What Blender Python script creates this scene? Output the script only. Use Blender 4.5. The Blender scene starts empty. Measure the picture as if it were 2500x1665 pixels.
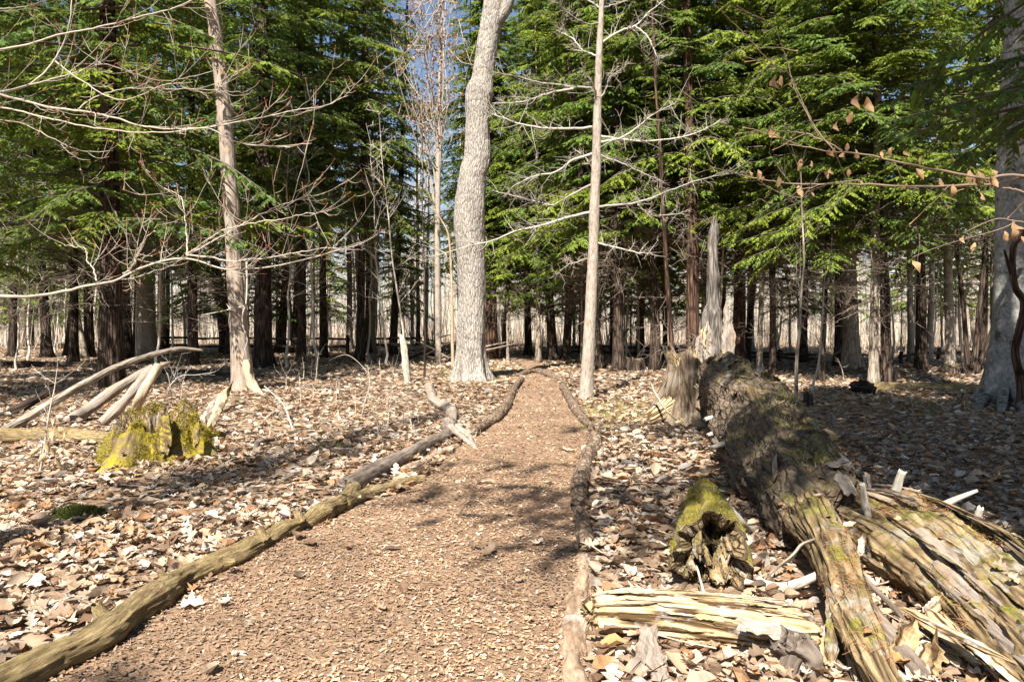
import bpy, math, random
import numpy as np
from mathutils import Vector

# ------------------------------------------------------------------ camera, light, exposure
R = math.radians
sc = bpy.context.scene
F_PX, CX, CY, PITCH, CAM_H = 1800.0, 1250.0, 832.5, math.atan(42.5 / 1800.0), 1.55
cam = bpy.data.cameras.new('camera')
cam.sensor_width = 36.0
cam.lens = F_PX / 2500.0 * 36.0
cam.clip_start = 0.05
cam.clip_end = 3000.0
cam_o = bpy.data.objects.new('camera', cam)
sc.collection.objects.link(cam_o)
cam_o.location = (0, 0, CAM_H)
cam_o.rotation_euler = (math.pi / 2 - PITCH, 0, 0)
sc.camera = cam_o

SUN_EL, SUN_AZ = R(48), R(198)          # azimuth clockwise from +Y: behind the camera, to its left
world = bpy.data.worlds.new('World')
sc.world = world
world.use_nodes = True
wn = world.node_tree.nodes
sky = wn.new('ShaderNodeTexSky')
sky.sky_type = 'NISHITA'
sky.sun_disc = False
sky.sun_elevation = SUN_EL
sky.sun_rotation = SUN_AZ
sky.air_density = 1.0
sky.dust_density = 0.6
sky.ozone_density = 1.2
world.node_tree.links.new(sky.outputs[0], wn['Background'].inputs[0])
wn['Background'].inputs[1].default_value = 0.05
sd = bpy.data.lights.new('sun', 'SUN')
sd.energy = 5.0
sd.angle = R(0.53)
sd.color = (1.0, 0.955, 0.88)
so = bpy.data.objects.new('sun', sd)
sc.collection.objects.link(so)
SUN_DIR = Vector((math.sin(SUN_AZ) * math.cos(SUN_EL), math.cos(SUN_AZ) * math.cos(SUN_EL), math.sin(SUN_EL)))
so.rotation_euler = SUN_DIR.to_track_quat('Z', 'Y').to_euler()
so.location = (0, 0, 40)
vs = sc.view_settings
vs.view_transform = 'Standard'
vs.look = 'None'
vs.exposure = 1.6
vs.gamma = 1.0
vs.use_curve_mapping = False
cy = sc.cycles
cy.max_bounces = 5
cy.diffuse_bounces = 3
cy.glossy_bounces = 1
cy.transmission_bounces = 3
cy.transparent_max_bounces = 4
cy.caustics_reflective = False
cy.caustics_refractive = False
cy.use_denoising = True
cy.use_adaptive_sampling = True
cy.adaptive_threshold = 0.02

# ------------------------------------------------------------------ helpers
rng = np.random.default_rng(7)
random.seed(7)
COL = sc.collection


def hash3(i, seed):
    i = i.astype(np.int64)
    h = (i[..., 0] * 374761393 + i[..., 1] * 668265263 + i[..., 2] * 2147483647 + seed * 1274126177) & 0xffffffff
    h = ((h ^ (h >> 13)) * 1274126177) & 0xffffffff
    h = ((h ^ (h >> 16)) * 2246822519) & 0xffffffff
    return ((h ^ (h >> 15)) & 0xffff) / 65535.0


def vnoise(p, seed=0):
    p = np.asarray(p, float)
    i = np.floor(p)
    f = p - i
    f = f * f * (3 - 2 * f)
    r = 0
    for dx in (0, 1):
        for dy in (0, 1):
            for dz in (0, 1):
                w = (f[..., 0] if dx else 1 - f[..., 0]) * (f[..., 1] if dy else 1 - f[..., 1]) * (f[..., 2] if dz else 1 - f[..., 2])
                r = r + w * hash3(i + np.array([dx, dy, dz]), seed)
    return r


def fbm(p, seed=0, octv=4, lac=2.1, gain=0.5):
    p = np.asarray(p, float)
    a, s, t = 1.0, 0.0, 0.0
    for o in range(octv):
        s = s + a * (vnoise(p, seed + o * 17) - 0.5)
        t += a
        p = p * lac
        a *= gain
    return s / t * 2


def hgt(x, y):
    x = np.asarray(x, float)
    y = np.asarray(y, float)
    d = np.sqrt(x * x + y * y)
    z = np.zeros(np.broadcast(x, y).shape)
    p = np.stack([x + z, y + z, z], -1)
    a = np.clip((d - 4) / 20, 0.15, 1)
    r = 0.10 * fbm(p / 5.0, 3, 3) * a + 0.02 * fbm(p * 1.3, 5, 2)
    far = np.clip((d - 45) / 60, 0, 1)
    r = r + far * 0.5 * fbm(p / 30.0, 9, 2)
    return r


def ray(px, py):
    a = (px - CX) / F_PX
    b = -(py - CY) / F_PX
    c, s = math.cos(PITCH), math.sin(PITCH)
    return np.array([a, c + b * s, -s + b * c])


def P(px, py, D):
    d = ray(px, py)
    return np.array([0, 0, CAM_H]) + d * (D / d[1])


def G(px, py):
    """point of the ground seen at a pixel of the photograph"""
    d = ray(px, py)
    z = 0.0
    for _ in range(12):
        t = (z - CAM_H) / d[2]
        p = np.array([0, 0, CAM_H]) + d * t
        z = float(hgt(p[0], p[1]))
    p[2] = z
    return p


def gz(p):
    return np.array([p[0], p[1], float(hgt(p[0], p[1]))])


def nrm(v):
    return v / np.maximum(np.linalg.norm(v, axis=-1, keepdims=True), 1e-9)


class MB:
    def __init__(self):
        self.v, self.a, self.c, self.f, self.m = [], [], [], [], []
        self.n = 0

    def add(self, v, f, a=None, c=None, m=0):
        v = np.asarray(v, float).reshape(-1, 3)
        f = np.asarray(f, np.int64)
        if f.shape[1] == 3:
            f = np.concatenate([f, -np.ones((len(f), 1), np.int64) - self.n], 1)
        self.v.append(v)
        self.a.append(v if a is None else np.asarray(a, float).reshape(-1, 3))
        c = np.ones((len(v), 3)) if c is None else np.broadcast_to(np.asarray(c, float), (len(v), 3)) if np.ndim(c) == 1 else np.asarray(c, float).reshape(-1, 3)
        self.c.append(c)
        self.f.append(f + self.n)
        self.m.append(np.full(len(f), m))
        self.n += len(v)

    def mesh(self, name, mats, smooth=True, origin=None):
        v = np.concatenate(self.v)
        if origin is not None:
            v = v - np.asarray(origin)
        f = np.concatenate(self.f)
        me = bpy.data.meshes.new(name)
        me.vertices.add(len(v))
        me.vertices.foreach_set('co', v.astype(np.float32).ravel())
        tri = f[:, 3] < 0
        tot = np.where(tri, 3, 4)
        start = np.concatenate([[0], np.cumsum(tot)[:-1]])
        keep = np.ones(f.shape, bool)
        keep[tri, 3] = False
        loops = f[keep]
        me.loops.add(len(loops))
        me.loops.foreach_set('vertex_index', loops.astype(np.int32))
        me.polygons.add(len(f))
        me.polygons.foreach_set('loop_start', start.astype(np.int32))
        me.polygons.foreach_set('material_index', np.concatenate(self.m).astype(np.int32))
        me.polygons.foreach_set('use_smooth', np.full(len(f), smooth))
        at = me.attributes.new('bco', 'FLOAT_VECTOR', 'POINT')
        at.data.foreach_set('vector', np.concatenate(self.a).astype(np.float32).ravel())
        cc = np.concatenate(self.c)
        ct = me.attributes.new('col', 'FLOAT_VECTOR', 'POINT')
        ct.data.foreach_set('vector', cc.astype(np.float32).ravel())
        me.update(calc_edges=True)
        me.validate()
        for mt in (mats if isinstance(mats, (list, tuple)) else [mats]):
            me.materials.append(mt)
        return me

    def build(self, name, mats, parent=None, smooth=True, origin=None):
        return link(name, self.mesh(name, mats, smooth, origin), parent, origin)


def link(name, me, parent=None, origin=None):
    o = bpy.data.objects.new(name, me)
    COL.objects.link(o)
    if parent is not None:
        o.parent = parent
        if origin is None:
            # mesh data is in world space: undo the parent's placement
            o.matrix_parent_inverse = parent_matrix(parent).inverted()
    if origin is not None:
        o.location = origin
    return o


def parent_matrix(p):
    m = p.matrix_basis.copy()
    q = p
    while q.parent is not None:
        m = q.parent.matrix_basis @ q.matrix_parent_inverse @ m
        q = q.parent
    return m


def tag(o, label, cat=None, group=None, kind=None):
    if label:
        o['label'] = label
    if cat:
        o['category'] = cat
    if group:
        o['group'] = group
    if kind:
        o['kind'] = kind
    return o


def thing(name, loc, label, cat, group=None):
    o = bpy.data.objects.new(name, None)
    o.empty_display_size = 0.1
    COL.objects.link(o)
    o.location = Vector([float(t) for t in loc])
    tag(o, label, cat, group)
    return o


def resample(pts, rad, k):
    pts = np.asarray(pts, float)
    rad = np.asarray(rad, float) * np.ones(len(pts))
    d = np.concatenate([[0], np.cumsum(np.linalg.norm(np.diff(pts, axis=0), axis=1))])
    t = d / d[-1]
    # Catmull-Rom through the points
    u = np.linspace(0, 1, k)
    idx = np.clip(np.searchsorted(t, u, side='right') - 1, 0, len(pts) - 2)
    f = (u - t[idx]) / np.maximum(t[idx + 1] - t[idx], 1e-9)
    p0 = pts[np.maximum(idx - 1, 0)]
    p1, p2 = pts[idx], pts[idx + 1]
    p3 = pts[np.minimum(idx + 2, len(pts) - 1)]
    f = f[:, None]
    q = 0.5 * (2 * p1 + (p2 - p0) * f + (2 * p0 - 5 * p1 + 4 * p2 - p3) * f ** 2 + (3 * p1 - p0 - 3 * p2 + p3) * f ** 3)
    return q, np.interp(u, t, rad)


def sweep(mb, paths, radii, n=8, disp=None, cap=True, col=None, m=0, endj=0.0, seed=0):
    """tubes: paths (M,K,3), radii (M,K); disp(bco, theta, t, r) returns an offset in metres"""
    paths = np.asarray(paths, float)
    if paths.ndim == 2:
        paths = paths[None]
    radii = np.asarray(radii, float)
    if radii.ndim == 1:
        radii = np.broadcast_to(radii, paths.shape[:2])
    M, K, _ = paths.shape
    T = nrm(np.gradient(paths, axis=1))
    mean = nrm(paths[:, -1] - paths[:, 0])
    ref = np.zeros((M, 3))
    ref[np.arange(M), np.argmin(np.abs(mean), axis=1)] = 1.0
    U = nrm(np.cross(T, ref[:, None, :]))
    W = np.cross(T, U)
    th = np.arange(n) / n * 2 * math.pi
    L = np.concatenate([np.zeros((M, 1)), np.cumsum(np.linalg.norm(np.diff(paths, axis=1), axis=2), axis=1)], 1)
    rm = np.maximum(radii, 0.6 * radii.mean(axis=1, keepdims=True))
    bco = np.stack([np.cos(th)[None, None] * rm[..., None], np.sin(th)[None, None] * rm[..., None],
                    np.broadcast_to(L[..., None], (M, K, n))], -1)
    if M > 1:
        bco = bco + (np.arange(M) * 7.31)[:, None, None, None]
    else:
        bco = bco + seed * 3.17
    rr = np.broadcast_to(radii[..., None], (M, K, n)).copy()
    t = L / np.maximum(L[:, -1:], 1e-9)
    if disp is not None:
        rr = np.maximum(rr + disp(bco, np.broadcast_to(th, (M, K, n)), np.broadcast_to(t[..., None], (M, K, n)), rr), 0.001)
    v = paths[:, :, None, :] + rr[..., None] * (np.cos(th)[None, None, :, None] * U[:, :, None] + np.sin(th)[None, None, :, None] * W[:, :, None])
    if endj > 0:
        j = fbm(np.stack([np.cos(th) * 3 + seed, np.sin(th) * 3, th * 0], -1), seed + 3, 3)
        j2 = fbm(np.stack([np.cos(th) * 9 + seed, np.sin(th) * 9, th * 0], -1), seed + 4, 2)
        v[:, -1] += (T[:, -1][:, None] * (endj * (j + .6 * j2))[None, :, None])
        v[:, 0] += (T[:, 0][:, None] * (endj * (j2 + .6 * j))[None, :, None])
    idx = np.arange(M * K * n).reshape(M, K, n)
    a = idx[:, :-1]
    b = idx[:, 1:]
    q = np.stack([a, np.roll(a, -1, 2), np.roll(b, -1, 2), b], -1).reshape(-1, 4)
    cc = None
    if col is not None:
        col = np.asarray(col, float)
        cc = np.broadcast_to(col if col.ndim == 1 else col[..., None, :], (M, K, n, 3)).reshape(-1, 3)
    vv = v.reshape(-1, 3)
    bb = bco.reshape(-1, 3)
    if cap:
        base = M * K * n
        c0 = v[:, 0].mean(1)
        c1 = v[:, -1].mean(1)
        inn = rr.mean((1, 2))[:, None] * T[:, 0] * (0.25 if endj else 0.0)
        vv = np.concatenate([vv, c0 + inn, c1 - rr.mean((1, 2))[:, None] * T[:, -1] * (0.25 if endj else 0.0)])
        bb = np.concatenate([bb, bco[:, 0].mean(1), bco[:, -1].mean(1)])
        if cc is not None:
            cc = np.concatenate([cc, cc.reshape(M, K, n, 3)[:, 0, 0], cc.reshape(M, K, n, 3)[:, -1, 0]])
        i0 = idx[:, 0]
        i1 = idx[:, -1]
        k0 = (base + np.arange(M))[:, None] + 0 * i0
        k1 = (base + M + np.arange(M))[:, None] + 0 * i1
        t0 = np.stack([np.roll(i0, -1, 1), i0, k0, -np.ones_like(i0)], -1).reshape(-1, 4)
        t1 = np.stack([i1, np.roll(i1, -1, 1), k1, -np.ones_like(i1)], -1).reshape(-1, 4)
        add_raw(mb, vv, np.concatenate([q, t0, t1]), bb, cc, m)
    else:
        add_raw(mb, vv, q, bb, cc, m)


def add_raw(mb, v, f, a, c, m):
    f = f.copy()
    f[f >= 0] += mb.n
    f[f < 0] = -1
    mb.v.append(v)
    mb.a.append(a)
    mb.c.append(np.ones((len(v), 3)) if c is None else c)
    mb.f.append(f)
    mb.m.append(np.full(len(f), m))
    mb.n += len(v)


# ------------------------------------------------------------------ materials
def nt(name):
    m = bpy.data.materials.new(name)
    m.use_nodes = True
    t = m.node_tree
    b = t.nodes['Principled BSDF']
    b.inputs['Roughness'].default_value = 0.85
    b.inputs['Specular IOR Level'].default_value = 0.2
    return m, t, b


def nd(t, typ, ins=None, **kw):
    n = t.nodes.new(typ)
    for k, v in kw.items():
        setattr(n, k, v)
    for k, v in (ins or {}).items():
        if hasattr(v, 'is_linked') or hasattr(v, 'links'):
            t.links.new(v, n.inputs[k])
        else:
            n.inputs[k].default_value = v
    return n


def c4(c):
    return (c[0], c[1], c[2], 1.0)


def ramp(t, fac, stops):
    n = t.nodes.new('ShaderNodeValToRGB')
    t.links.new(fac, n.inputs[0])
    e = n.color_ramp.elements
    while len(e) < len(stops):
        e.new(0.5)
    for k, (p, c) in enumerate(stops):
        e[k].position = p
        e[k].color = c4(c) if len(c) == 3 else c
    return n.outputs[0]


def mix(t, fac, a, b):
    n = t.nodes.new('ShaderNodeMix')
    n.data_type = 'RGBA'
    for i, v in ((0, fac), (6, a), (7, b)):
        if hasattr(v, 'links'):
            t.links.new(v, n.inputs[i])
        elif i == 0:
            n.inputs[i].default_value = v
        else:
            n.inputs[i].default_value = c4(v)
    return n.outputs[2]


def math_n(t, op, a, b=None, clamp=False):
    n = t.nodes.new('ShaderNodeMath')
    n.operation = op
    n.use_clamp = clamp
    for i, v in enumerate((a, b)):
        if v is None:
            continue
        if hasattr(v, 'links'):
            t.links.new(v, n.inputs[i])
        else:
            n.inputs[i].default_value = v
    return n.outputs[0]


def bark(name, cols, scale=(22, 22, 3.5), bump=0.6, dist=0.02, patch=None, patch_thr=0.55, moss=None, moss_thr=0.6, up=0.0, rough=0.9, fissure=0.0):
    """cols: dark, mid, light. patch: (colour) in big blotches. moss: colour on upper faces"""
    m, t, b = nt(name)
    b.inputs['Roughness'].default_value = rough
    b.inputs['Specular IOR Level'].default_value = 0.12
    at = nd(t, 'ShaderNodeAttribute', attribute_name='bco')
    v = at.outputs['Vector']
    mp = nd(t, 'ShaderNodeMapping', {'Vector': v, 'Scale': scale})
    n1 = nd(t, 'ShaderNodeTexNoise', {'Vector': mp.outputs[0], 'Scale': 1.0, 'Detail': 7.0, 'Roughness': 0.68})
    n2 = nd(t, 'ShaderNodeTexNoise', {'Vector': v, 'Scale': 2.6, 'Detail': 3.0, 'Roughness': 0.6})
    fac = math_n(t, 'ADD', math_n(t, 'MULTIPLY', n1.outputs[0], 0.75), math_n(t, 'MULTIPLY', n2.outputs[0], 0.25))
    h = n1.outputs[0]
    if fissure:
        mp2 = nd(t, 'ShaderNodeMapping', {'Vector': v, 'Scale': tuple(s * 0.6 for s in scale)})
        vo = nd(t, 'ShaderNodeTexVoronoi', {'Vector': mp2.outputs[0], 'Scale': 1.0}, feature='DISTANCE_TO_EDGE')
        fz = nd(t, 'ShaderNodeMapRange', {'Value': vo.outputs['Distance'], 'From Min': 0.0, 'From Max': 0.18}).outputs[0]
        fac = math_n(t, 'MULTIPLY', fac, math_n(t, 'ADD', math_n(t, 'MULTIPLY', fz, fissure), 1 - fissure))
        h = math_n(t, 'ADD', math_n(t, 'MULTIPLY', h, 0.6), math_n(t, 'MULTIPLY', fz, 0.5))
    col = ramp(t, fac, [(0.30, cols[0]), (0.47, cols[1]), (0.66, cols[2])])
    if patch is not None:
        n3 = nd(t, 'ShaderNodeTexNoise', {'Vector': v, 'Scale': 4.5, 'Detail': 5.0, 'Roughness': 0.65})
        pf = nd(t, 'ShaderNodeMapRange', {'Value': n3.outputs[0], 'From Min': patch_thr - 0.04, 'From Max': patch_thr + 0.05}).outputs[0]
        col = mix(t, math_n(t, 'MULTIPLY', pf, 0.8), col, patch)
    if moss is not None:
        g = nd(t, 'ShaderNodeNewGeometry')
        sx = nd(t, 'ShaderNodeSeparateXYZ', {0: g.outputs['Normal']})
        n4 = nd(t, 'ShaderNodeTexNoise', {'Vector': v, 'Scale': 6.0, 'Detail': 5.0, 'Roughness': 0.7})
        mv = math_n(t, 'ADD', n4.outputs[0], math_n(t, 'MULTIPLY', sx.outputs[2], up))
        mf = nd(t, 'ShaderNodeMapRange', {'Value': mv, 'From Min': moss_thr - 0.07, 'From Max': moss_thr + 0.07}).outputs[0]
        n5 = nd(t, 'ShaderNodeTexNoise', {'Vector': v, 'Scale': 45.0, 'Detail': 3.0})
        mcol = ramp(t, n5.outputs[0], [(0.3, tuple(x * 0.45 for x in moss)), (0.65, moss)])
        col = mix(t, mf, col, mcol)
    t.links.new(col, b.inputs['Base Color'])
    bp = nd(t, 'ShaderNodeBump', {'Height': h, 'Strength': bump, 'Distance': dist})
    t.links.new(bp.outputs[0], b.inputs['Normal'])
    return m


def leaf_mat(name, src='col', trans=0.35, var=0.25, rough=0.7, tint=(1, 1, 1), veins=False):
    m, t, b = nt(name)
    out = t.nodes['Material Output']
    if src == 'col':
        c = nd(t, 'ShaderNodeAttribute', attribute_name='col').outputs['Color']
    else:
        c = nd(t, 'ShaderNodeObjectInfo').outputs['Color']
    tc = nd(t, 'ShaderNodeAttribute', attribute_name='bco').outputs['Vector'] if src == 'obj' else nd(t, 'ShaderNodeTexCoord').outputs['Object']
    n = nd(t, 'ShaderNodeTexNoise', {'Vector': tc, 'Scale': 60.0 if src == 'obj' else 30.0, 'Detail': 3.0})
    k = ramp(t, n.outputs[0], [(0.3, (1 - var,) * 3), (0.7, (1.0,) * 3)])
    mm = t.nodes.new('ShaderNodeMix')
    mm.data_type = 'RGBA'
    mm.blend_type = 'MULTIPLY'
    mm.inputs[0].default_value = 1.0
    t.links.new(c, mm.inputs[6])
    t.links.new(k, mm.inputs[7])
    col = mm.outputs[2]
    t.links.new(col, b.inputs['Base Color'])
    b.inputs['Roughness'].default_value = rough
    b.inputs['Specular IOR Level'].default_value = 0.25
    if trans > 0:
        tr = nd(t, 'ShaderNodeBsdfTranslucent', {'Color': mix(t, 0.0, col, col)})
        t.links.new(col, tr.inputs['Color'])
        ms = nd(t, 'ShaderNodeMixShader', {0: trans, 1: b.outputs[0], 2: tr.outputs[0]})
        t.links.new(ms.outputs[0], out.inputs['Surface'])
    return m


M = {}
M['hemlock_bark'] = bark('hemlock_bark', ((0.020, 0.014, 0.011), (0.062, 0.043, 0.032), (0.15, 0.108, 0.08)), (24, 24, 2.2), 0.9, 0.03, fissure=0.5)
M['hemlock_bark_red'] = bark('hemlock_bark_red', ((0.024, 0.014, 0.010), (0.078, 0.044, 0.030), (0.18, 0.108, 0.072)), (24, 24, 2.2), 0.9, 0.03, fissure=0.5)
M['grey_bark'] = bark('grey_bark', ((0.05, 0.042, 0.036), (0.31, 0.275, 0.235), (0.46, 0.42, 0.365)), (40, 40, 8), 1.0, 0.035, fissure=0.14)
M['pale_bark'] = bark('pale_bark', ((0.10, 0.08, 0.06), (0.27, 0.22, 0.17), (0.42, 0.36, 0.28)), (20, 20, 4), 0.7, 0.02, fissure=0.3)
M['ash_bark'] = bark('ash_bark', ((0.07, 0.055, 0.043), (0.265, 0.22, 0.175), (0.42, 0.36, 0.30)), (34, 34, 9), 0.9, 0.02)
M['beech_bark'] = bark('beech_bark', ((0.06, 0.056, 0.05), (0.22, 0.208, 0.19), (0.40, 0.385, 0.355)), (22, 22, 13), 0.9, 0.02, patch=(0.05, 0.048, 0.04), patch_thr=0.60, moss=(0.10, 0.10, 0.03), moss_thr=0.78, up=0.25)
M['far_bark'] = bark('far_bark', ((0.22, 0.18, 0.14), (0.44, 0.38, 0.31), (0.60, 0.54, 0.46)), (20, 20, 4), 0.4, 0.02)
M['dead_bark'] = bark('dead_bark', ((0.055, 0.04, 0.03), (0.23, 0.185, 0.15), (0.40, 0.33, 0.27)), (30, 30, 2.2), 0.7, 0.02, patch=(0.33, 0.23, 0.15), patch_thr=0.58)
M['dry_wood'] = bark('dry_wood', ((0.10, 0.068, 0.042), (0.32, 0.24, 0.16), (0.50, 0.40, 0.28)), (40, 40, 3), 0.7, 0.01)
M['lichen_wood'] = bark('lichen_wood', ((0.10, 0.08, 0.06), (0.36, 0.32, 0.26), (0.56, 0.53, 0.46)), (60, 60, 10), 0.5, 0.006)
M['rotten'] = bark('rotten', ((0.07, 0.040, 0.018), (0.40, 0.285, 0.15), (0.66, 0.54, 0.37)), (30, 30, 2.0), 1.0, 0.02, patch=(0.36, 0.33, 0.29), patch_thr=0.57, fissure=0.55)
M['rotten_dark'] = bark('rotten_dark', ((0.045, 0.030, 0.018), (0.21, 0.145, 0.075), (0.44, 0.33, 0.19)), (30, 30, 3), 1.0, 0.03, patch=(0.30, 0.27, 0.22), patch_thr=0.58, moss=(0.20, 0.19, 0.035), moss_thr=0.78, up=0.22, fissure=0.3)
M['old_bark'] = bark('old_bark', ((0.030, 0.022, 0.015), (0.115, 0.085, 0.060), (0.26, 0.20, 0.14)), (26, 26, 12), 1.0, 0.04, patch=(0.15, 0.11, 0.07), patch_thr=.56, moss=(0.22, 0.19, 0.05), moss_thr=0.80, up=0.26, fissure=0.12)
M['path_log'] = bark('path_log', ((0.045, 0.032, 0.016), (0.21, 0.15, 0.07), (0.42, 0.32, 0.17)), (46, 46, 9), 1.0, 0.04, patch=(0.13, 0.085, 0.05), patch_thr=.58, moss=(0.27, 0.20, 0.05), moss_thr=0.82, up=0.2)
M['grey_log'] = bark('grey_log', ((0.035, 0.028, 0.022), (0.13, 0.10, 0.078), (0.28, 0.23, 0.185)), (34, 34, 4), 0.8, 0.015)
M['brown_log'] = bark('brown_log', ((0.05, 0.035, 0.025), (0.18, 0.125, 0.085), (0.36, 0.27, 0.19)), (24, 24, 14), 1.0, 0.02, fissure=0.3)
M['buried_log'] = bark('buried_log', ((0.07, 0.045, 0.03), (0.25, 0.165, 0.105), (0.44, 0.33, 0.23)), (24, 24, 7), 1.0, 0.02, patch=(0.38, 0.34, 0.30), patch_thr=0.57, moss=(0.30, 0.28, 0.06), moss_thr=0.92, up=0.2)
M['twig'] = leaf_mat('twig', 'col', 0.0, 0.3, 0.75)
M['moss'] = bark('moss', ((0.06, 0.045, 0.014), (0.16, 0.125, 0.022), (0.26, 0.21, 0.035)), (30, 30, 30), 1.0, 0.03)
M['moss_blade'] = leaf_mat('moss_blade', 'col', 0.3, 0.2, 0.9)
M['foliage'] = leaf_mat('foliage', 'col', 0.45, 0.3, 0.55)
M['litter'] = leaf_mat('litter', 'col', 0.22, 0.28, 0.65)
M['leaf_single'] = leaf_mat('leaf_single', 'obj', 0.22, 0.28, 0.6)
M['chip'] = leaf_mat('chip', 'col', 0.0, 0.3, 0.85)
M['grass'] = leaf_mat('grass', 'col', 0.3, 0.2, 0.7)


def ground_mat():
    m, t, b = nt('forest_floor')
    tc = nd(t, 'ShaderNodeTexCoord').outputs['Object']
    vo = nd(t, 'ShaderNodeTexVoronoi', {'Vector': tc, 'Scale': 11.0, 'Randomness': 1.0})
    n1 = nd(t, 'ShaderNodeTexNoise', {'Vector': tc, 'Scale': 9.0, 'Detail': 8.0, 'Roughness': 0.7})
    n2 = nd(t, 'ShaderNodeTexNoise', {'Vector': tc, 'Scale': 0.35, 'Detail': 4.0})
    sx = nd(t, 'ShaderNodeSeparateColor', {0: vo.outputs['Color']})
    lc = ramp(t, sx.outputs[0], [(0.0, (0.10, 0.062, 0.038)), (0.35, (0.22, 0.14, 0.085)), (0.7, (0.34, 0.235, 0.155)), (1.0, (0.46, 0.35, 0.245))])
    dk = ramp(t, n1.outputs[0], [(0.35, (0.06, 0.04, 0.024)), (0.65, (0.27, 0.18, 0.115))])
    col = mix(t, 0.5, lc, dk)
    gr = nd(t, 'ShaderNodeMapRange', {'Value': n2.outputs[0], 'From Min': 0.56, 'From Max': 0.70}).outputs[0]
    col = mix(t, math_n(t, 'MULTIPLY', gr, 0.35), col, (0.17, 0.13, 0.05))
    t.links.new(col, b.inputs['Base Color'])
    bp = nd(t, 'ShaderNodeBump', {'Height': math_n(t, 'ADD', n1.outputs[0], vo.outputs['Distance']), 'Strength': 0.8, 'Distance': 0.05})
    t.links.new(bp.outputs[0], b.inputs['Normal'])
    return m


def path_mat():
    m, t, b = nt('bark_mulch')
    tc = nd(t, 'ShaderNodeTexCoord').outputs['Object']
    vo = nd(t, 'ShaderNodeTexVoronoi', {'Vector': tc, 'Scale': 70.0})
    n1 = nd(t, 'ShaderNodeTexNoise', {'Vector': tc, 'Scale': 35.0, 'Detail': 8.0, 'Roughness': 0.75})
    n2 = nd(t, 'ShaderNodeTexNoise', {'Vector': tc, 'Scale': 1.3, 'Detail': 4.0})
    sx = nd(t, 'ShaderNodeSeparateColor', {0: vo.outputs['Color']})
    lc = ramp(t, sx.outputs[0], [(0.0, (0.10, 0.06, 0.036)), (0.5, (0.26, 0.165, 0.102)), (1.0, (0.42, 0.29, 0.19))])
    dk = ramp(t, n1.outputs[0], [(0.3, (0.08, 0.048, 0.029)), (0.7, (0.36, 0.235, 0.148))])
    col = mix(t, 0.5, lc, dk)
    pf = nd(t, 'ShaderNodeMapRange', {'Value': n2.outputs[0], 'From Min': 0.4, 'From Max': 0.62}).outputs[0]
    col = mix(t, math_n(t, 'MULTIPLY', pf, 0.4), col, (0.15, 0.092, 0.058))
    t.links.new(col, b.inputs['Base Color'])
    bp = nd(t, 'ShaderNodeBump', {'Height': n1.outputs[0], 'Strength': 0.8, 'Distance': 0.02})
    t.links.new(bp.outputs[0], b.inputs['Normal'])
    return m


M['ground'] = ground_mat()
M['path'] = path_mat()

# ------------------------------------------------------------------ ground and path
mb = MB()
nr, na = 160, 240
rr = np.concatenate([[0.0], 0.4 * (900 / 0.4) ** (np.arange(nr) / (nr - 1))])
th = np.arange(na) / na * 2 * math.pi
X = rr[:, None] * np.cos(th)
Y = rr[:, None] * np.sin(th)
v = np.stack([X, Y, hgt(X, Y)], -1).reshape(-1, 3)
idx = np.arange(len(rr) * na).reshape(len(rr), na)
a, b_ = idx[:-1], idx[1:]
mb.add(v, np.stack([a, b_, np.roll(b_, -1, 1), np.roll(a, -1, 1)], -1).reshape(-1, 4))
tag(mb.build('ground', M['ground']), 'brown forest floor under the leaf litter', None, None, 'structure')

left_px = [(-260, 1900), (40, 1690), (330, 1515), (600, 1365), (880, 1240), (1030, 1185), (1130, 1090), (1200, 1045), (1245, 995), (1277, 935), (1285, 905), (1262, 885), (1225, 868), (1200, 855), (1190, 846)]
right_px = [(1440, 1900), (1428, 1690), (1400, 1500), (1405, 1330), (1400, 1200), (1422, 1110), (1440, 1050), (1412, 1000), (1380, 950), (1362, 925), (1345, 905), (1315, 885), (1270, 868), (1232, 855), (1215, 846)]
PL = np.array([G(*p) for p in left_px])
PR = np.array([G(*p) for p in right_px])


def path_bounds(y):
    return np.interp(y, PL[:, 1], PL[:, 0]), np.interp(y, PR[:, 1], PR[:, 0])


ys = np.concatenate([np.linspace(PL[0, 1] - 2.5, 12, 130), np.linspace(12.1, min(PL[-1, 1], PR[-1, 1]), 90)])
l, r = path_bounds(ys)
l = np.where(ys < PL[0, 1], l + (ys - PL[0, 1]) * 0.25, l)
wob = 0.05 * fbm(np.stack([ys * 2.2, ys * 0, ys * 0], -1), 21, 3)
wob2 = 0.05 * fbm(np.stack([ys * 2.2, ys * 0, ys * 0], -1), 25, 3)
s = np.linspace(0, 1, 33)
X = (l + wob)[:, None] * (1 - s) + (r + wob2)[:, None] * s
Y = np.broadcast_to(ys[:, None], X.shape)
pz = hgt(X, Y) + 0.012 + 0.02 * np.sin(s * math.pi)[None] + 0.02 * fbm(np.stack([X * 3, Y * 3, X * 0], -1), 31, 3)
mb = MB()
idx = np.arange(X.size).reshape(X.shape)
mb.add(np.stack([X, Y, pz], -1), np.stack([idx[:-1, :-1], idx[:-1, 1:], idx[1:, 1:], idx[1:, :-1]], -1).reshape(-1, 4))
tag(mb.build('path', M['path']), 'straight footpath of reddish brown bark mulch between log edging', None, None, 'structure')


def on_path(x, y, margin=0.0):
    l, r = path_bounds(y)
    return (x > l - margin) & (x < r + margin) & (y < PL[-1, 1])


def path_z(x, y):
    l, r = path_bounds(y)
    s = np.clip((x - l) / np.maximum(r - l, .01), 0, 1)
    return hgt(x, y) + 0.012 + 0.02 * np.sin(s * math.pi) + 0.02 * fbm(np.stack([x * 3, y * 3, x * 0], -1), 31, 3)


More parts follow.
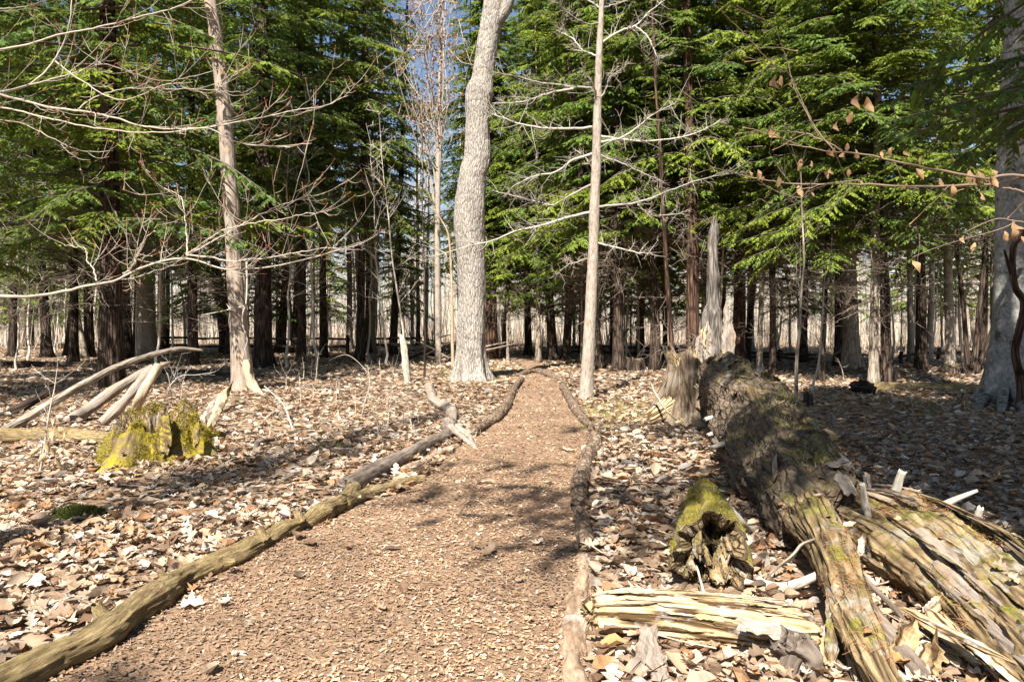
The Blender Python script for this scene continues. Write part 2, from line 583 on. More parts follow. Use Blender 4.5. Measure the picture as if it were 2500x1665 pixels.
# ------------------------------------------------------------------ leaf shapes
def leaf_proto(kind, curl, fold, bend, seed):
    r = np.random.default_rng(seed)
    if kind == 'oak':
        t = np.array([0, .14, .26, .38, .50, .62, .75, .88, 1])
        w = np.array([.012, .19, .085, .30, .11, .35, .13, .22, .03])
    elif kind == 'maple':
        t = np.array([0, .12, .2, .32, .45, .58, .7, .85, 1])
        w = np.array([.012, .02, .26, .20, .46, .22, .30, .12, .01])
    elif kind == 'low':
        t = np.array([0, .3, .7, 1])
        w = np.array([.03, .26, .28, .03])
    else:
        t = np.array([0, .12, .3, .5, .7, .87, 1])
        w = np.array([.012, .13, .26, .29, .23, .10, .01])
    wl = w * r.uniform(.85, 1.15, len(w))
    wr = w * r.uniform(.85, 1.15, len(w))
    z = lambda x: curl * x * x + fold * np.abs(x)
    zt = bend * (t - .5) ** 2 * 1.5 + .03 * np.sin(t * 9 + seed)
    v = np.stack([np.stack([-wl, t - .5, zt + z(wl) + r.normal(0, .025, len(w))], -1),
                  np.stack([0 * w, t - .5, zt], -1),
                  np.stack([wr, t - .5, zt + z(wr) + r.normal(0, .025, len(w))], -1)], 1)
    n = len(t)
    i = np.arange(n * 3).reshape(n, 3)
    q = np.concatenate([np.stack([i[:-1, 0], i[:-1, 1], i[1:, 1], i[1:, 0]], -1), np.stack([i[:-1, 1], i[:-1, 2], i[1:, 2], i[1:, 1]], -1)])
    return v.reshape(-1, 3), q


PROTO = [leaf_proto('oak', 1.2, .1, .3, 1), leaf_proto('oak', -1.4, .2, -.4, 2), leaf_proto('oak', 2.2, -.2, .7, 3), leaf_proto('maple', .8, .2, .3, 4),
         leaf_proto('beech', 1.5, .3, .3, 5), leaf_proto('beech', 3.0, .4, .5, 6), leaf_proto('beech', -1.5, .1, -.5, 7), leaf_proto('maple', -1.0, .3, -.5, 8)]
PROTO_LO = [leaf_proto('low', (1.2, -1.4, 2.2, .8, 1.5, 3.0, -1.5, -1.)[i], .2, (.3, -.4, .7, .3, .3, .5, -.5, -.5)[i], 20 + i) for i in range(8)]
LEAFCOL = np.array([(0.50, 0.385, 0.275), (0.57, 0.47, 0.365), (0.43, 0.305, 0.20), (0.38, 0.21, 0.105), (0.20, 0.12, 0.072), (0.40, 0.345, 0.30), (0.31, 0.215, 0.145), (0.64, 0.55, 0.45)])
LEAFP = np.array([.21, .11, .19, .11, .12, .08, .14, .04])


def rotmats(yaw, tilt, taz):
    c, s = np.cos(yaw), np.sin(yaw)
    z0 = np.zeros_like(yaw)
    o1 = np.ones_like(yaw)
    Rz = np.stack([np.stack([c, -s, z0], -1), np.stack([s, c, z0], -1), np.stack([z0, z0, o1], -1)], 1)
    ax = np.stack([np.cos(taz), np.sin(taz), z0], -1)
    c, s = np.cos(tilt), np.sin(tilt)
    C = 1 - c
    x, y, z = ax[:, 0], ax[:, 1], ax[:, 2]
    Rt = np.stack([np.stack([c + x * x * C, x * y * C - z * s, x * z * C + y * s], -1),
                   np.stack([y * x * C + z * s, c + y * y * C, y * z * C - x * s], -1),
                   np.stack([z * x * C - y * s, z * y * C + x * s, c + z * z * C], -1)], 1)
    return Rt @ Rz


def scatter_cards(mb, proto, pos, yaw, tilt, taz, size, col, m=0):
    pv, pf = proto
    if len(pos) == 0:
        return
    Rm = rotmats(yaw, tilt, taz)
    v = np.einsum('mij,kj->mki', Rm, pv) * size[:, None, None] + pos[:, None, :]
    n = len(pv)
    f = (pf[None] + (np.arange(len(pos)) * n)[:, None, None]).reshape(-1, pf.shape[1])
    c = np.repeat(col, n, axis=0)
    mb.add(v.reshape(-1, 3), f, np.tile(pv, (len(pos), 1)), c, m)


def frustum_pts(n, d0, d1, spread=0.78, extra=0.8):
    y = np.sqrt(rng.uniform(d0 * d0, d1 * d1, n))
    x = rng.uniform(-1, 1, n) * (spread * y + extra)
    return x, y


# spots kept free of loose leaves (logs, stumps): (x, y, radius)
KEEP = []


def free(x, y):
    ok = np.ones(len(x), bool)
    for kx, ky, kr in KEEP:
        ok &= (x - kx) ** 2 + (y - ky) ** 2 > kr * kr
    return ok


# ------------------------------------------------------------------ hemlock crowns (shared meshes)
def crown_mesh(name, seed, H, zb, Lmax, nb, nl=30, nbl=18, tone=(1, 1, 1), dens=0.8, fade=1.9, r0=0.12, dead=26, azr=None, bls=1.0, Lfix=None):
    r = np.random.default_rng(seed)
    mb = MB()
    u = (np.arange(nb) + r.uniform(0, 1, nb)) / nb
    z0 = zb + (H - zb) * u ** 1.05
    az = np.arange(nb) * 2.399963 + r.normal(0, .35, nb)
    if azr:
        az = np.linspace(azr[0], azr[1], nb)[r.permutation(nb)]
    L = (Lmax * (1 - u ** fade) + 0.35) * r.uniform(.42, 1.22, nb)
    if Lfix:
        L = r.uniform(Lfix[0], Lfix[1], nb)
    K = 7
    s = np.linspace(0, 1, K)
    dirv = np.stack([np.cos(az), np.sin(az), 0 * az], -1)
    rise = r.uniform(-.15, .4, nb) * (0.5 + .6 * u)
    droop = r.uniform(.18, .5, nb)
    if Lfix:
        rise, droop = r.uniform(-.02, .06, nb), r.uniform(.06, .16, nb)
    paths = np.zeros((nb, K, 3))
    wig = r.normal(0, .05, (nb, 2))
    side = np.stack([-np.sin(az), np.cos(az), 0 * az], -1)
    for k in range(K):
        paths[:, k] = dirv * (L * s[k])[:, None] + side * (L * (wig[:, 0] * np.sin(s[k] * 3) + wig[:, 1] * s[k] ** 2))[:, None]
        paths[:, k, 2] = z0 + L * (rise * s[k] - droop * s[k] ** 2.2)
    rad = (0.010 + 0.009 * L)[:, None] * (1 - 0.93 * s[None])
    sweep(mb, paths, rad, 4, cap=False, col=(0.10, 0.075, 0.055), m=1)
    if dead:
        zd = r.uniform(min(1.6, zb * .5), zb + 1.0, dead)
        ad = r.uniform(0, 6.28, dead)
        Ld = r.uniform(.5, Lmax * .75, dead)
        dd = np.stack([np.cos(ad), np.sin(ad), r.normal(.0, .15, dead)], -1)
        pd = np.array([0, 0, 1.0]) * zd[:, None, None] + dd[:, None] * (Ld[:, None] * s)[..., None] + np.cumsum(r.normal(0, .04, (dead, K, 3)), 1)
        pd[..., 2] -= Ld[:, None] * .2 * s ** 2
        sweep(mb, pd, (.006 + .005 * Ld)[:, None] * (1 - .8 * s), 4, cap=False, col=(0.16, 0.125, 0.10), m=1)
        n5 = dead * 18
        bi5 = r.integers(0, dead, n5)
        st = pd[bi5, r.integers(1, K, n5)]
        t5 = nrm(dd[bi5] * .5 + r.normal(0, .6, (n5, 3)))
        l5 = r.uniform(.15, .7, n5)
        p5 = st[:, None] + t5[:, None] * (l5[:, None] * np.linspace(0, 1, 4))[..., None] + np.cumsum(r.normal(0, .03, (n5, 4, 3)), 1)
        sweep(mb, p5, np.broadcast_to(np.array([.006, .005, .004, .002]), (n5, 4)), 3, cap=False, col=(0.20, 0.155, 0.12), m=1)
    # lateral twigs
    sl = (np.arange(nl) // 2 * 2 + 1.0) / (nl + 1)
    sl = 0.10 + 0.9 * sl
    sg = np.where(np.arange(nl) % 2 == 0, 1.0, -1.0)
    S = np.clip(sl[None] + r.normal(0, .02, (nb, nl)), .08, 1)
    keep = r.uniform(0, 1, (nb, nl)) < dens
    fi = np.minimum((S * (K - 1)).astype(int), K - 2)
    ff = S * (K - 1) - fi
    bi = np.arange(nb)[:, None]
    base = paths[bi, fi] * (1 - ff)[..., None] + paths[bi, fi + 1] * ff[..., None]
    tang = nrm(paths[bi, fi + 1] - paths[bi, fi])
    sd_ = nrm(np.cross(np.array([0, 0, 1.0]), tang))
    ang = R(52) + r.normal(0, .16, (nb, nl))
    ldir = nrm(tang * np.cos(ang)[..., None] + sd_ * (sg[None] * np.sin(ang))[..., None] + np.array([0, 0, -.22]) + r.normal(0, .16, (nb, nl, 3)))
    ll = (0.12 + 0.36 * L[:, None] * (1.05 - S) ** .8 * np.minimum(1, S * 3.2)) * r.uniform(.6, 1.15, (nb, nl))
    base, ldir, ll, sdl = base[keep], ldir[keep], ll[keep], np.cross(np.array([0, 0, 1.0]), ldir[keep])
    brn = np.broadcast_to(np.arange(nb)[:, None], (nb, nl))[keep]
    sdl = nrm(sdl)
    lp = np.stack([base, base + ldir * ll[:, None] - np.stack([0 * ll, 0 * ll, .12 * ll], -1)], 1)
    sweep(mb, lp, np.broadcast_to(np.array([.006, .001]), (len(lp), 2)), 3, cap=False, col=(0.12, 0.09, 0.06), m=1)
    # branchlets: small flat needle sprays on both sides of each twig
    q = (np.arange(nbl) // 2 + r.uniform(.2, .8, (len(lp), nbl))) / (nbl / 2)
    sg2 = np.where(np.arange(nbl) % 2 == 0, 1.0, -1.0)
    bp = base[:, None] + ldir[:, None] * (ll[:, None] * q)[..., None] - np.array([0, 0, 1.0]) * (.12 * ll[:, None] * q ** 2)[..., None]
    an2 = R(40) + r.normal(0, .25, q.shape)
    bd = nrm(ldir[:, None] * np.cos(an2)[..., None] + sdl[:, None] * (sg2[None] * np.sin(an2))[..., None] + r.normal(0, .16, q.shape + (3,)) + np.array([0, 0, -.34]))
    bl = (0.05 + 0.25 * np.minimum(ll, .55)[:, None] * (1.05 - q)) * r.uniform(.6, 1.25, q.shape) * bls
    bw = bl * .15 + 0.006 * bls
    nn = nrm(np.array([0, 0, 1.0]) + r.normal(0, .6, q.shape + (3,)))
    ws = nrm(np.cross(nn, bd))
    mid = bp + bd * (bl * .45)[..., None]
    tip = bp + bd * bl[..., None] - np.array([0, 0, 1.0]) * (bl * .16)[..., None]
    vv = np.stack([bp, mid + ws * bw[..., None], tip, mid - ws * bw[..., None]], -2).reshape(-1, 3)
    n4 = len(vv) // 4
    tone_b = r.uniform(.72, 1.2, nb)[brn]
    warm = r.uniform(0, 1, nb)[brn]
    c0 = np.array([0.245, 0.31, 0.034]) * np.array(tone)
    c1 = np.array([0.11, 0.19, 0.040]) * np.array(tone)
    cb = (c0[None] * warm[:, None] + c1[None] * (1 - warm[:, None])) * tone_b[:, None]
    cb = np.repeat(cb, nbl, 0) * r.uniform(.75, 1.3, (n4, 1))
    mb.add(vv, np.arange(n4 * 4).reshape(-1, 4), None, np.repeat(cb, 4, 0), 0)
    return mb.mesh(name, [M['foliage'], M['twig']], smooth=False)


CROWN = {
    'a': crown_mesh('crown_a', 11, 21, 3.6, 3.4, 165),
    'b': crown_mesh('crown_b', 12, 19, 5.0, 3.0, 140, tone=(1.05, 1, .9)),
    'c': crown_mesh('crown_c', 13, 20, 7.0, 3.2, 130),
    'd': crown_mesh('crown_d', 14, 15, 2.6, 2.6, 120, tone=(1.12, 1.1, .9)),
    'e': crown_mesh('crown_e', 15, 8.5, 1.6, 2.0, 75, nl=24, tone=(1.15, 1.12, .9)),
    'f': crown_mesh('crown_f', 16, 22, 3.0, 3.8, 150, dens=.62, tone=(.9, .95, 1)),
    's': crown_mesh('crown_s', 17, 15, 10.2, 2.3, 46, nl=24, nbl=8, bls=1.6, dens=.7, dead=0),
    't': crown_mesh('crown_t', 18, 20, 9.8, 3.2, 120, nl=24, nbl=9, bls=1.7, dens=.95, dead=0),
}
CH = {'a': 21, 'b': 19, 'c': 20, 'd': 15, 'e': 8.5, 'f': 22, 's': 15, 't': 20}
print('crown tris', sum(len(m.polygons) * 2 for m in CROWN.values()))


def link_local(name, me, parent, loc=(0, 0, 0), rot=(0, 0, 0), scale=(1, 1, 1)):
    o = bpy.data.objects.new(name, me)
    COL.objects.link(o)
    o.parent = parent
    o.location = loc
    o.rotation_euler = rot
    o.scale = scale
    return o


def trunk_mb(pts, rad, n=18, k=44, seed=0, flare=.55, rough=.05, lobes=5, fine=0.0):
    """pts local; radius grows into a root flare at the foot"""
    q, rd = resample(pts, rad, k)
    # finer rings near the foot
    tot = np.sum(np.linalg.norm(np.diff(q, axis=0), axis=1))
    rs = np.random.default_rng(seed)
    ph = rs.uniform(0, 6.28, 3)

    def disp(b, th, t, r):
        z = t * tot
        e = np.exp(-z / (0.28 + r * .5))
        d = r * flare * e * (1 + .75 * np.cos(lobes * th + ph[0]) + .4 * np.cos((lobes - 2) * th + ph[1]))
        d = d + r * rough * 2 * fbm(b * np.array([2.2, 2.2, .8]) / np.maximum(rd.mean(), .05) * .35, seed, 3)
        if fine:
            g = fbm(b * np.array([26, 26, 3.5]), seed + 5, 3)
            d = d + fine * (-np.abs(g) * 1.6 + .3)
        return d
    m_ = MB()
    sweep(m_, q, rd, n, disp=disp, cap=True, seed=seed)
    return m_


def zs(H, n=14):
    return np.concatenate([[-.12, 0, .12, .28, .5, .8], np.linspace(1.2, H, n)])


TREE_N = [0]


def tree(px, py, w, lean, kind, crown=None, H=19.0, csc=1.0, cz=0.0, mat='hemlock_bark', label=None, cat='tree', group=None, name='hemlock_tree',
         seed=None, bow=0.0, flare=.5, fine=0.0, n=16, k=56, rough=.05, D=None):
    """trunk foot at a pixel on the ground; lean = second pixel the trunk passes through"""
    TREE_N[0] += 1
    seed = TREE_N[0] * 13 if seed is None else seed
    rs = np.random.default_rng(seed)
    b = G(px, py)
    if D is not None:
        b = gz(P(px, py, D))
    d = b[1]
    r0 = w / 2 / F_PX * d
    if lean is None:
        lean = (px + rs.normal(0, 6), py - 400)
    t = P(lean[0], lean[1], d)
    sl = (t[0] - b[0]) / max(t[2] - b[2], .3)
    sy = rs.normal(0, .012)
    z = zs(H)
    wob = np.cumsum(rs.normal(0, .012, len(z)))
    pts = np.stack([sl * z + bow * np.sin(z / H * 3.1) + wob * np.minimum(z, 3) / 3, sy * z, z], -1)
    rad = r0 * np.clip(1.03 - .93 * (z / H) ** 1.0, .05, 1.1)
    root = thing(name, b, label, cat, group)
    o = trunk_mb(pts, rad, n, k, seed, flare=flare, fine=fine, rough=rough).mesh('trunk', M[mat])
    link_local('trunk', o, root)
    if crown:
        me = CROWN[crown]
        ch = CH[crown]
        k_ = H / ch
        ax, ay = math.atan(sl), math.atan(sy)
        link_local('crown', me, root, (0, 0, cz), (-ay, ax, rs.uniform(0, 6.28)), (csc, csc, k_))
    return root


hg = 'hemlock_tree'
# -- left stand
L_dark = 'dark hemlock with slim trunk standing in the shaded group left of the pale peeling trunk'
tree(271, 950, 54, (262, 560), 'h', 'a', 21, 1.22, 0, 'hemlock_bark', 'thick dark ridged hemlock rising behind the long leaning pole', fine=.018, n=64, k=190)
tree(70, 842, 22, (76, 700), 'h', 'f', 20, 1.0, 0, 'hemlock_bark', L_dark, group='dark hemlocks of the left stand')
tree(116, 872, 23, (104, 690), 'h', 'a', 19, 1.0, .2, 'hemlock_bark', L_dark, group='dark hemlocks of the left stand')
tree(162, 869, 13, (178, 720), 'h', None, 14, 1, 0, 'hemlock_bark', 'thin dark trunk leaning right against the sunlit wood', name='bare_tree')
tree(207, 874, 15, (180, 710), 'h', 'd', 15, .8, 2.2, 'pale_bark', 'brown young hemlock with trunk leaning left beside a thin dark trunk')
tree(219, 872, 23, (212, 640), 'h', 'b', 18, 1, .3, 'hemlock_bark', L_dark, group='dark hemlocks of the left stand')
tree(309, 872, 27, (305, 640), 'h', 'c', 20, 1, 0, 'hemlock_bark', L_dark, group='dark hemlocks of the left stand')
tree(330, 866, 15, (335, 650), 'h', None, 18, 1, 0, 'hemlock_bark', 'slim dark bare trunk pressed against the pale peeling trunk', name='bare_tree')
tree(358, 873, 43, (350, 430), 'h', None, 17, 1, 0, 'ash_bark', 'thick pale dead trunk with peeling split bark in full sun', name='dead_tree', n=40, k=120, fine=.012)
tree(391, 853, 20, (395, 650), 'h', 'b', 19, 1, .2, 'hemlock_bark_red', 'reddish hemlock just right of the pale peeling trunk')
tree(407, 852, 12, (412, 640), 'h', None, 17, 1, 0, 'hemlock_bark', 'slim dark bare trunk right of the reddish hemlock', name='bare_tree')
tree(457, 842, 15, (467, 640), 'h', None, 20, 1, 0, 'beech_bark', 'pale smooth trunk leaning right beyond the rail fence', name='bare_tree')
tree(555, 860, 28, (535, 720), 'h', 'f', 20, 1, 0, 'hemlock_bark', 'dark hemlock leaning left behind the bleached dead trunk')
tree(640, 897, 42, (643, 600), 'h', 'a', 21, .95, .8, 'hemlock_bark', 'stout dark hemlock close behind the bleached dead trunk', fine=.015, n=48, k=150)
tree(684, 860, 22, (697, 690), 'h', 'c', 20, 1, 0, 'hemlock_bark', 'dark hemlock with flared foot by the left rail fence')
tree(718, 860, 16, (727, 700), 'h', 'd', 17, .9, 2.0, 'hemlock_bark', 'slim dark hemlock beside the flared one at the left fence')
tree(766, 862, 6, (766, 600), 'h', None, 12, 1, 0, 'hemlock_bark', 'thin straight pole-like sapling in front of the left fence', name='sapling', cat='sapling')
tree(853, 853, 15, (853, 650), 'h', None, 20, 1, 0, 'pale_bark', 'brown rough bare trunk behind the left fence end post', name='bare_tree')
tree(878, 886, 21, (884, 500), 'h', 'b', 20, 1.0, .3, 'hemlock_bark', 'dark hemlock with twin-looking trunk left of the white stub')
tree(897, 864, 16, (898, 500), 'h', 'c', 20, 1, 0, 'hemlock_bark', 'dark hemlock half hidden by its neighbour left of the white stub')
tree(909, 862, 16, (908, 640), 'h', None, 19, 1, 0, 'ash_bark', 'pale lit trunk touching the dark hemlock by the fence', name='bare_tree')
tree(958, 866, 19, (970, 550), 'h', 'f', 21, .8, 1.2, 'hemlock_bark', 'half-lit hemlock standing just left of the broken white stub')
tree(986, 842, 8, (984, 700), 'h', None, 15, 1, 0, 'pale_bark', 'slim bare tree behind the broken white stub', name='bare_tree')
tree(1021, 845, 11, (1018, 600), 'h', None, 18, 1, 0, 'hemlock_bark', 'dark bare trunk behind the brush pile', name='bare_tree')
tree(1037, 925, 5, (1036, 500), 'h', None, 9, 1, 0, 'hemlock_bark', 'thin dark sapling stem between the white stub and big grey tree', name='sapling', cat='sapling')
tree(1064, 848, 8, (1062, 700), 'h', None, 16, 1, 0, 'pale_bark', 'slim bare trunk over the brush pile near the grey tree', name='bare_tree')
# -- centre
CS = 'brown hemlock of the group just right of the big grey tree'
tree(1195, 878, 20, (1197, 700), 'h', 'd', 16, 1.0, 1.8, 'hemlock_bark_red', CS, group='brown hemlocks right of the grey tree')
tree(1210, 878, 14, (1207, 700), 'h', 'b', 18, .9, .3, 'hemlock_bark_red', CS, group='brown hemlocks right of the grey tree')
tree(1229, 876, 11, (1240, 700), 'h', None, 15, 1, 0, 'hemlock_bark', 'thin dark leaning trunk at the mouth of the shaded path', name='bare_tree')
tree(1314, 884, 13, (1312, 700), 'h', 'd', 15, 1.0, 1.5, 'pale_bark', 'slim lit hemlock at the far end of the path')
tree(1350, 880, 23, (1339, 700), 'h', 'a', 20, 1.0, .1, 'hemlock_bark', 'dark hemlock leaning left, partner of a V behind the path end')
tree(1381, 880, 21, (1393, 710), 'h', 'd', 18, 1.1, 1.6, 'hemlock_bark', 'dark hemlock leaning right, partner of a V behind the path end')
tree(1466, 902, 20, (1452, 760), 'h', 'b', 18, 1.0, 0, 'hemlock_bark', 'dark hemlock right behind the dead limby tree by the path')
tree(1494, 868, 9, (1490, 700), 'h', None, 15, 1, 0, 'hemlock_bark', 'thin dark bare tree between two hemlocks at the centre fence', name='bare_tree')
tree(1509, 906, 27, (1511, 700), 'h', 'd', 17, 1.15, 1.4, 'hemlock_bark', 'dark hemlock with sunlit foot beside a low dark stump')
tree(1568, 882, 12, (1567, 720), 'h', 'd', 14, .9, 1.5, 'hemlock_bark_red', 'slim brown hemlock behind the low dark stump')
tree(1625, 882, 12, (1622, 700), 'h', 'b', 18, .9, 0, 'hemlock_bark', 'slim dark hemlock left of the thick red-brown trunk')
tree(1645, 932, 13, (1630, 640), 'h', None, 13, 1, 0, 'hemlock_bark_red', 'slim reddish leaning bare trunk left of the broken stump', name='bare_tree')
tree(1691, 915, 32, (1685, 660), 'h', 'c', 21, 1.0, -1, 'hemlock_bark_red', 'thick red-brown hemlock behind the broken stump', n=32, k=100, fine=.012)
tree(1804, 898, 31, (1808, 620), 'h', 'f', 21, 1, 0, 'hemlock_bark_red', 'thick red-brown hemlock right of the tall splintered snag', n=32, k=100, fine=.012)
tree(1822, 884, 16, (1848, 600), 'h', 'b', 19, 1, 0, 'hemlock_bark', 'dark hemlock leaning right beside a red-brown one')
tree(1832, 880, 18, (1832, 760), 'h', None, 17, 1, 0, 'beech_bark', 'pale grey bare trunk between dark hemlocks past the snag', name='bare_tree')
tree(1853, 904, 13, (1860, 740), 'h', 'd', 15, .9, 1.4, 'pale_bark', 'slim grey-brown hemlock left of the fallen rails')
tree(1887, 911, 16, (1888, 740), 'h', 'b', 18, 1, -.3, 'hemlock_bark', 'dark straight hemlock standing at the fallen rails')
# -- right
tree(2005, 934, 14, (2014, 730), 'h', 'd', 13, .8, 1.2, 'hemlock_bark', 'slim dark hemlock beside the pale thin leaning stem')
tree(2080, 900, 38, (2074, 700), 'h', None, 20, 1, 0, 'pale_bark', 'massive grey flared trunk in half shade beyond the mossy log', name='bare_tree', n=40, k=100, flare=.5, rough=.03)
tree(2132, 940, 22, (2135, 720), 'h', 'b', 17, 1.05, .1, 'pale_bark', 'light brown hemlock standing at the end of the fallen mossy log')
tree(2167, 938, 24, (2158, 720), 'h', 'a', 18, 1.0, .6, 'hemlock_bark', 'dark hemlock close beside the light brown one at the mossy log')
tree(2225, 882, 15, (2222, 720), 'h', None, 18, 1, 0, 'ash_bark', 'grey bare trunk of the pair standing in sunlit leaves near the grey beech', name='bare_tree', group='grey bare trunks right')
tree(2268, 882, 15, (2272, 740), 'h', None, 18, 1, 0, 'ash_bark', 'grey bare trunk of the pair standing in sunlit leaves near the grey beech', name='bare_tree', group='grey bare trunks right')
tree(2321, 900, 22, (2316, 700), 'h', None, 20, 1, 0, 'ash_bark', 'bright pale bare trunk beside the small dark mound', name='bare_tree')
tree(2366, 913, 12, (2352, 750), 'h', None, 14, 1, 0, 'hemlock_bark', 'dark left stem of the forked clump near the grey beech', name='bare_tree')
tree(2376, 914, 14, (2392, 740), 'h', 'd', 15, .8, 2.6, 'hemlock_bark', 'dark hemlock growing out of the forked clump near the grey beech')
tree(2385, 914, 11, (2432, 770), 'h', None, 9, 1, 0, 'hemlock_bark', 'dark bowed stem of the forked clump, bending to the beech', name='bare_tree')
tree(2432, 900, 22, (2434, 300), 'h', None, 22, 1, 0, 'pale_bark', 'tall pale bare trunk rising behind the grey beech', name='bare_tree')
tree(2500, 905, 30, (2493, 200), 'h', 'f', 22, 1, 1.5, 'hemlock_bark', 'dark hemlock behind the grey beech at the wood edge')
# more of the stand behind, filling the depth of the canopy
DEEP = 'hemlock deep in the stand, its foot hidden behind nearer trunks'
for (px, D, cr, H, sc_, cz) in ((-60, 24, 'a', 21, 1.05, 0), (180, 30, 'f', 22, 1.1, 1), (470, 26, 'b', 19, 1.1, 0), (790, 33, 'c', 22, 1.1, 0), (735, 28, 'a', 20, .9, 2.0),
                               (1290, 36, 'a', 21, 1.1, .6), (1420, 40, 'f', 23, 1.1, 0), (1560, 34, 'a', 22, 1.1, .5), (1600, 24, 'd', 17, 1.0, 2.4),
                               (1720, 38, 'c', 22, 1.1, 0), (1760, 26, 'a', 20, 1.0, 1.0), (1960, 30, 'a', 20, 1.05, .8), (2050, 26, 'd', 16, 1.1, 2.2), (2250, 24, 'd', 14, 1.0, 2.6),
                               (2400, 34, 'f', 21, .9, 1.0), (30, 34, 'c', 21, 1.0, 0), (560, 36, 'b', 21, 1.2, 0), (1150, 44, 'f', 22, .9, 2.0)):
    sc_ *= 1.2
    tree(px, 862, 26 * 30 / D * .8, (px + rng.normal(0, 5), 500), 'h', cr, H, sc_, cz, 'hemlock_bark', DEEP, group='hemlocks deep in the stand', D=D)
UND = 'small hemlock with thin green boughs in the sunlit wood behind the trunks'
for (px, D, H, sc_, cz) in ((660, 40, 8, 1.1, .4), (480, 44, 9, 1.2, .5), (240, 46, 9, 1.2, .3), (800, 50, 9, 1.2, .5), (1240, 31, 8, 1.1, 1.2), (1290, 42, 9, 1.2, .8), (1400, 46, 9, 1.2, .5), (1540, 44, 9, 1.2, .4), (1610, 38, 8.5, 1.1, .8), (1950, 37, 8, 1.1, .8),
                            (2030, 42, 9, 1.2, .6), (2200, 44, 8, 1.1, .8), (2300, 38, 8, 1.0, 1.0), (2420, 46, 9, 1.2, .5), (130, 50, 9, 1.3, .3), (30, 44, 9, 1.2, .3), (1420, 28, 8.5, 1.1, 1.5), (1560, 27, 8, 1.0, 1.6), (980, 46, 9, 1.0, .6), (1680, 48, 9, 1.2, .3)):
    tree(px, 862, 7 * 30 / D, (px + rng.normal(0, 4), 600), 'h', 'e', H, sc_, cz, 'pale_bark', UND, group='small hemlocks in the wood', D=D, n=8, k=30)
# trees standing outside the view: beside and behind the camera, they shade the floor
OUT = 'tall hemlock standing behind the viewpoint whose boughs shade the forest floor'
OUTSIDE = [(1.75, -1.0, 't', 21.8, 1.2), (-7.5, -7.0, 's', 24, .4), (6.4, 4.6, 'a', 20, .95), (10.5, 4.5, 'a', 21, 1.0), (13.0, 9.5, 'c', 21, 1.0), (-13.5, 10.0, 'a', 20, 1.0), (-16.0, 15.0, 'c', 21, 1.0), (3.4, -3.0, 't', 21, 1.0)]
for i, (x, y, cr, H, sc_) in enumerate(OUTSIDE):
    root = thing('hemlock_tree', gz((x, y)), OUT, 'tree', 'hemlocks outside the view')
    z = zs(H)
    link_local('trunk', trunk_mb(np.stack([z * 0, z * 0, z], -1), .22 * np.clip(1.03 - .93 * z / H, .05, 1.1), 14, 40, 900 + i).mesh('trunk', M['hemlock_bark']), root)
    link_local('crown', CROWN[cr], root, (0, 0, 0), (0, 0, i * 1.3), (sc_, sc_, H / CH[cr]))
    if i == 0:
        link_local('bough', crown_mesh('bough_left', 43, 9.9, 8.4, 3.4, 5, nl=40, nbl=20, dead=0, azr=(R(170), R(196)), Lfix=(3.9, 5.3), dens=.85), root)
    if i == 1:
        link_local('bough', crown_mesh('bough_back', 44, 9.4, 8.8, 3.4, 2, nl=40, nbl=20, dead=0, azr=(R(36), R(46)), Lfix=(4.0, 4.8), dens=.7), root)
    if i == 2:
        link_local('bough', crown_mesh('bough', 41, 4.1, 3.1, 3.4, 7, nl=76, nbl=44, dead=0, azr=(R(143), R(166)), bls=.42, Lfix=(2.7, 3.9), tone=(.75, .85, 1)), root)


# ------------------------------------------------------------------ bare wood beyond the fence
def bare_mesh(name, seed, H, r0, nb, col, mats):
    r = np.random.default_rng(seed)
    mb = MB()
    z = np.concatenate([[-.1, 0, .15, .4], np.linspace(1, H, 12)])
    p = np.stack([np.cumsum(r.normal(0, .05, len(z))), np.cumsum(r.normal(0, .05, len(z))), z], -1)
    rad = r0 * np.clip(1.02 - .95 * z / H, .04, 1) * (1 + .5 * np.exp(-np.maximum(z, 0) / .2))
    sweep(mb, p, rad, 7, cap=False)
    tr = mb.mesh(name + '_trunk', mats)
    mb = MB()
    u = r.uniform(.22, 1, nb)
    az = r.uniform(0, 6.28, nb)
    L = (H * .16) * (1.15 - u) * r.uniform(.5, 1.3, nb) + .4
    b = np.stack([np.interp(u * H, z, p[:, 0]), np.interp(u * H, z, p[:, 1]), u * H], -1)
    d = nrm(np.stack([np.cos(az), np.sin(az), r.uniform(.3, 1.3, nb)], -1))
    s = np.linspace(0, 1, 5)
    path = b[:, None] + d[:, None] * (L[:, None] * s)[..., None] + np.cumsum(r.normal(0, .05, (nb, 5, 3)), 1) * s[None, :, None] * L[:, None, None]
    sweep(mb, path, (.006 + .006 * L)[:, None] * (1 - .85 * s)[None], 4, cap=False)
    nt_ = nb * 6
    bi = r.integers(0, nb, nt_)
    q = r.uniform(.2, 1, nt_)
    fi = np.minimum((q * 4).astype(int), 3)
    ff = (q * 4 - fi)[:, None]
    tb = path[bi, fi] * (1 - ff) + path[bi, fi + 1] * ff
    td = nrm(d[bi] + r.normal(0, .7, (nt_, 3)) + np.array([0, 0, .25]))
    tl = L[bi] * r.uniform(.15, .5, nt_)
    tp = tb[:, None] + td[:, None] * (tl[:, None] * np.linspace(0, 1, 3))[..., None] + r.normal(0, .03, (nt_, 3, 3))
    sweep(mb, tp, np.broadcast_to(np.array([.008, .006, .002]), (nt_, 3)), 3, cap=False)
    return tr, mb.mesh(name + '_crown', mats)


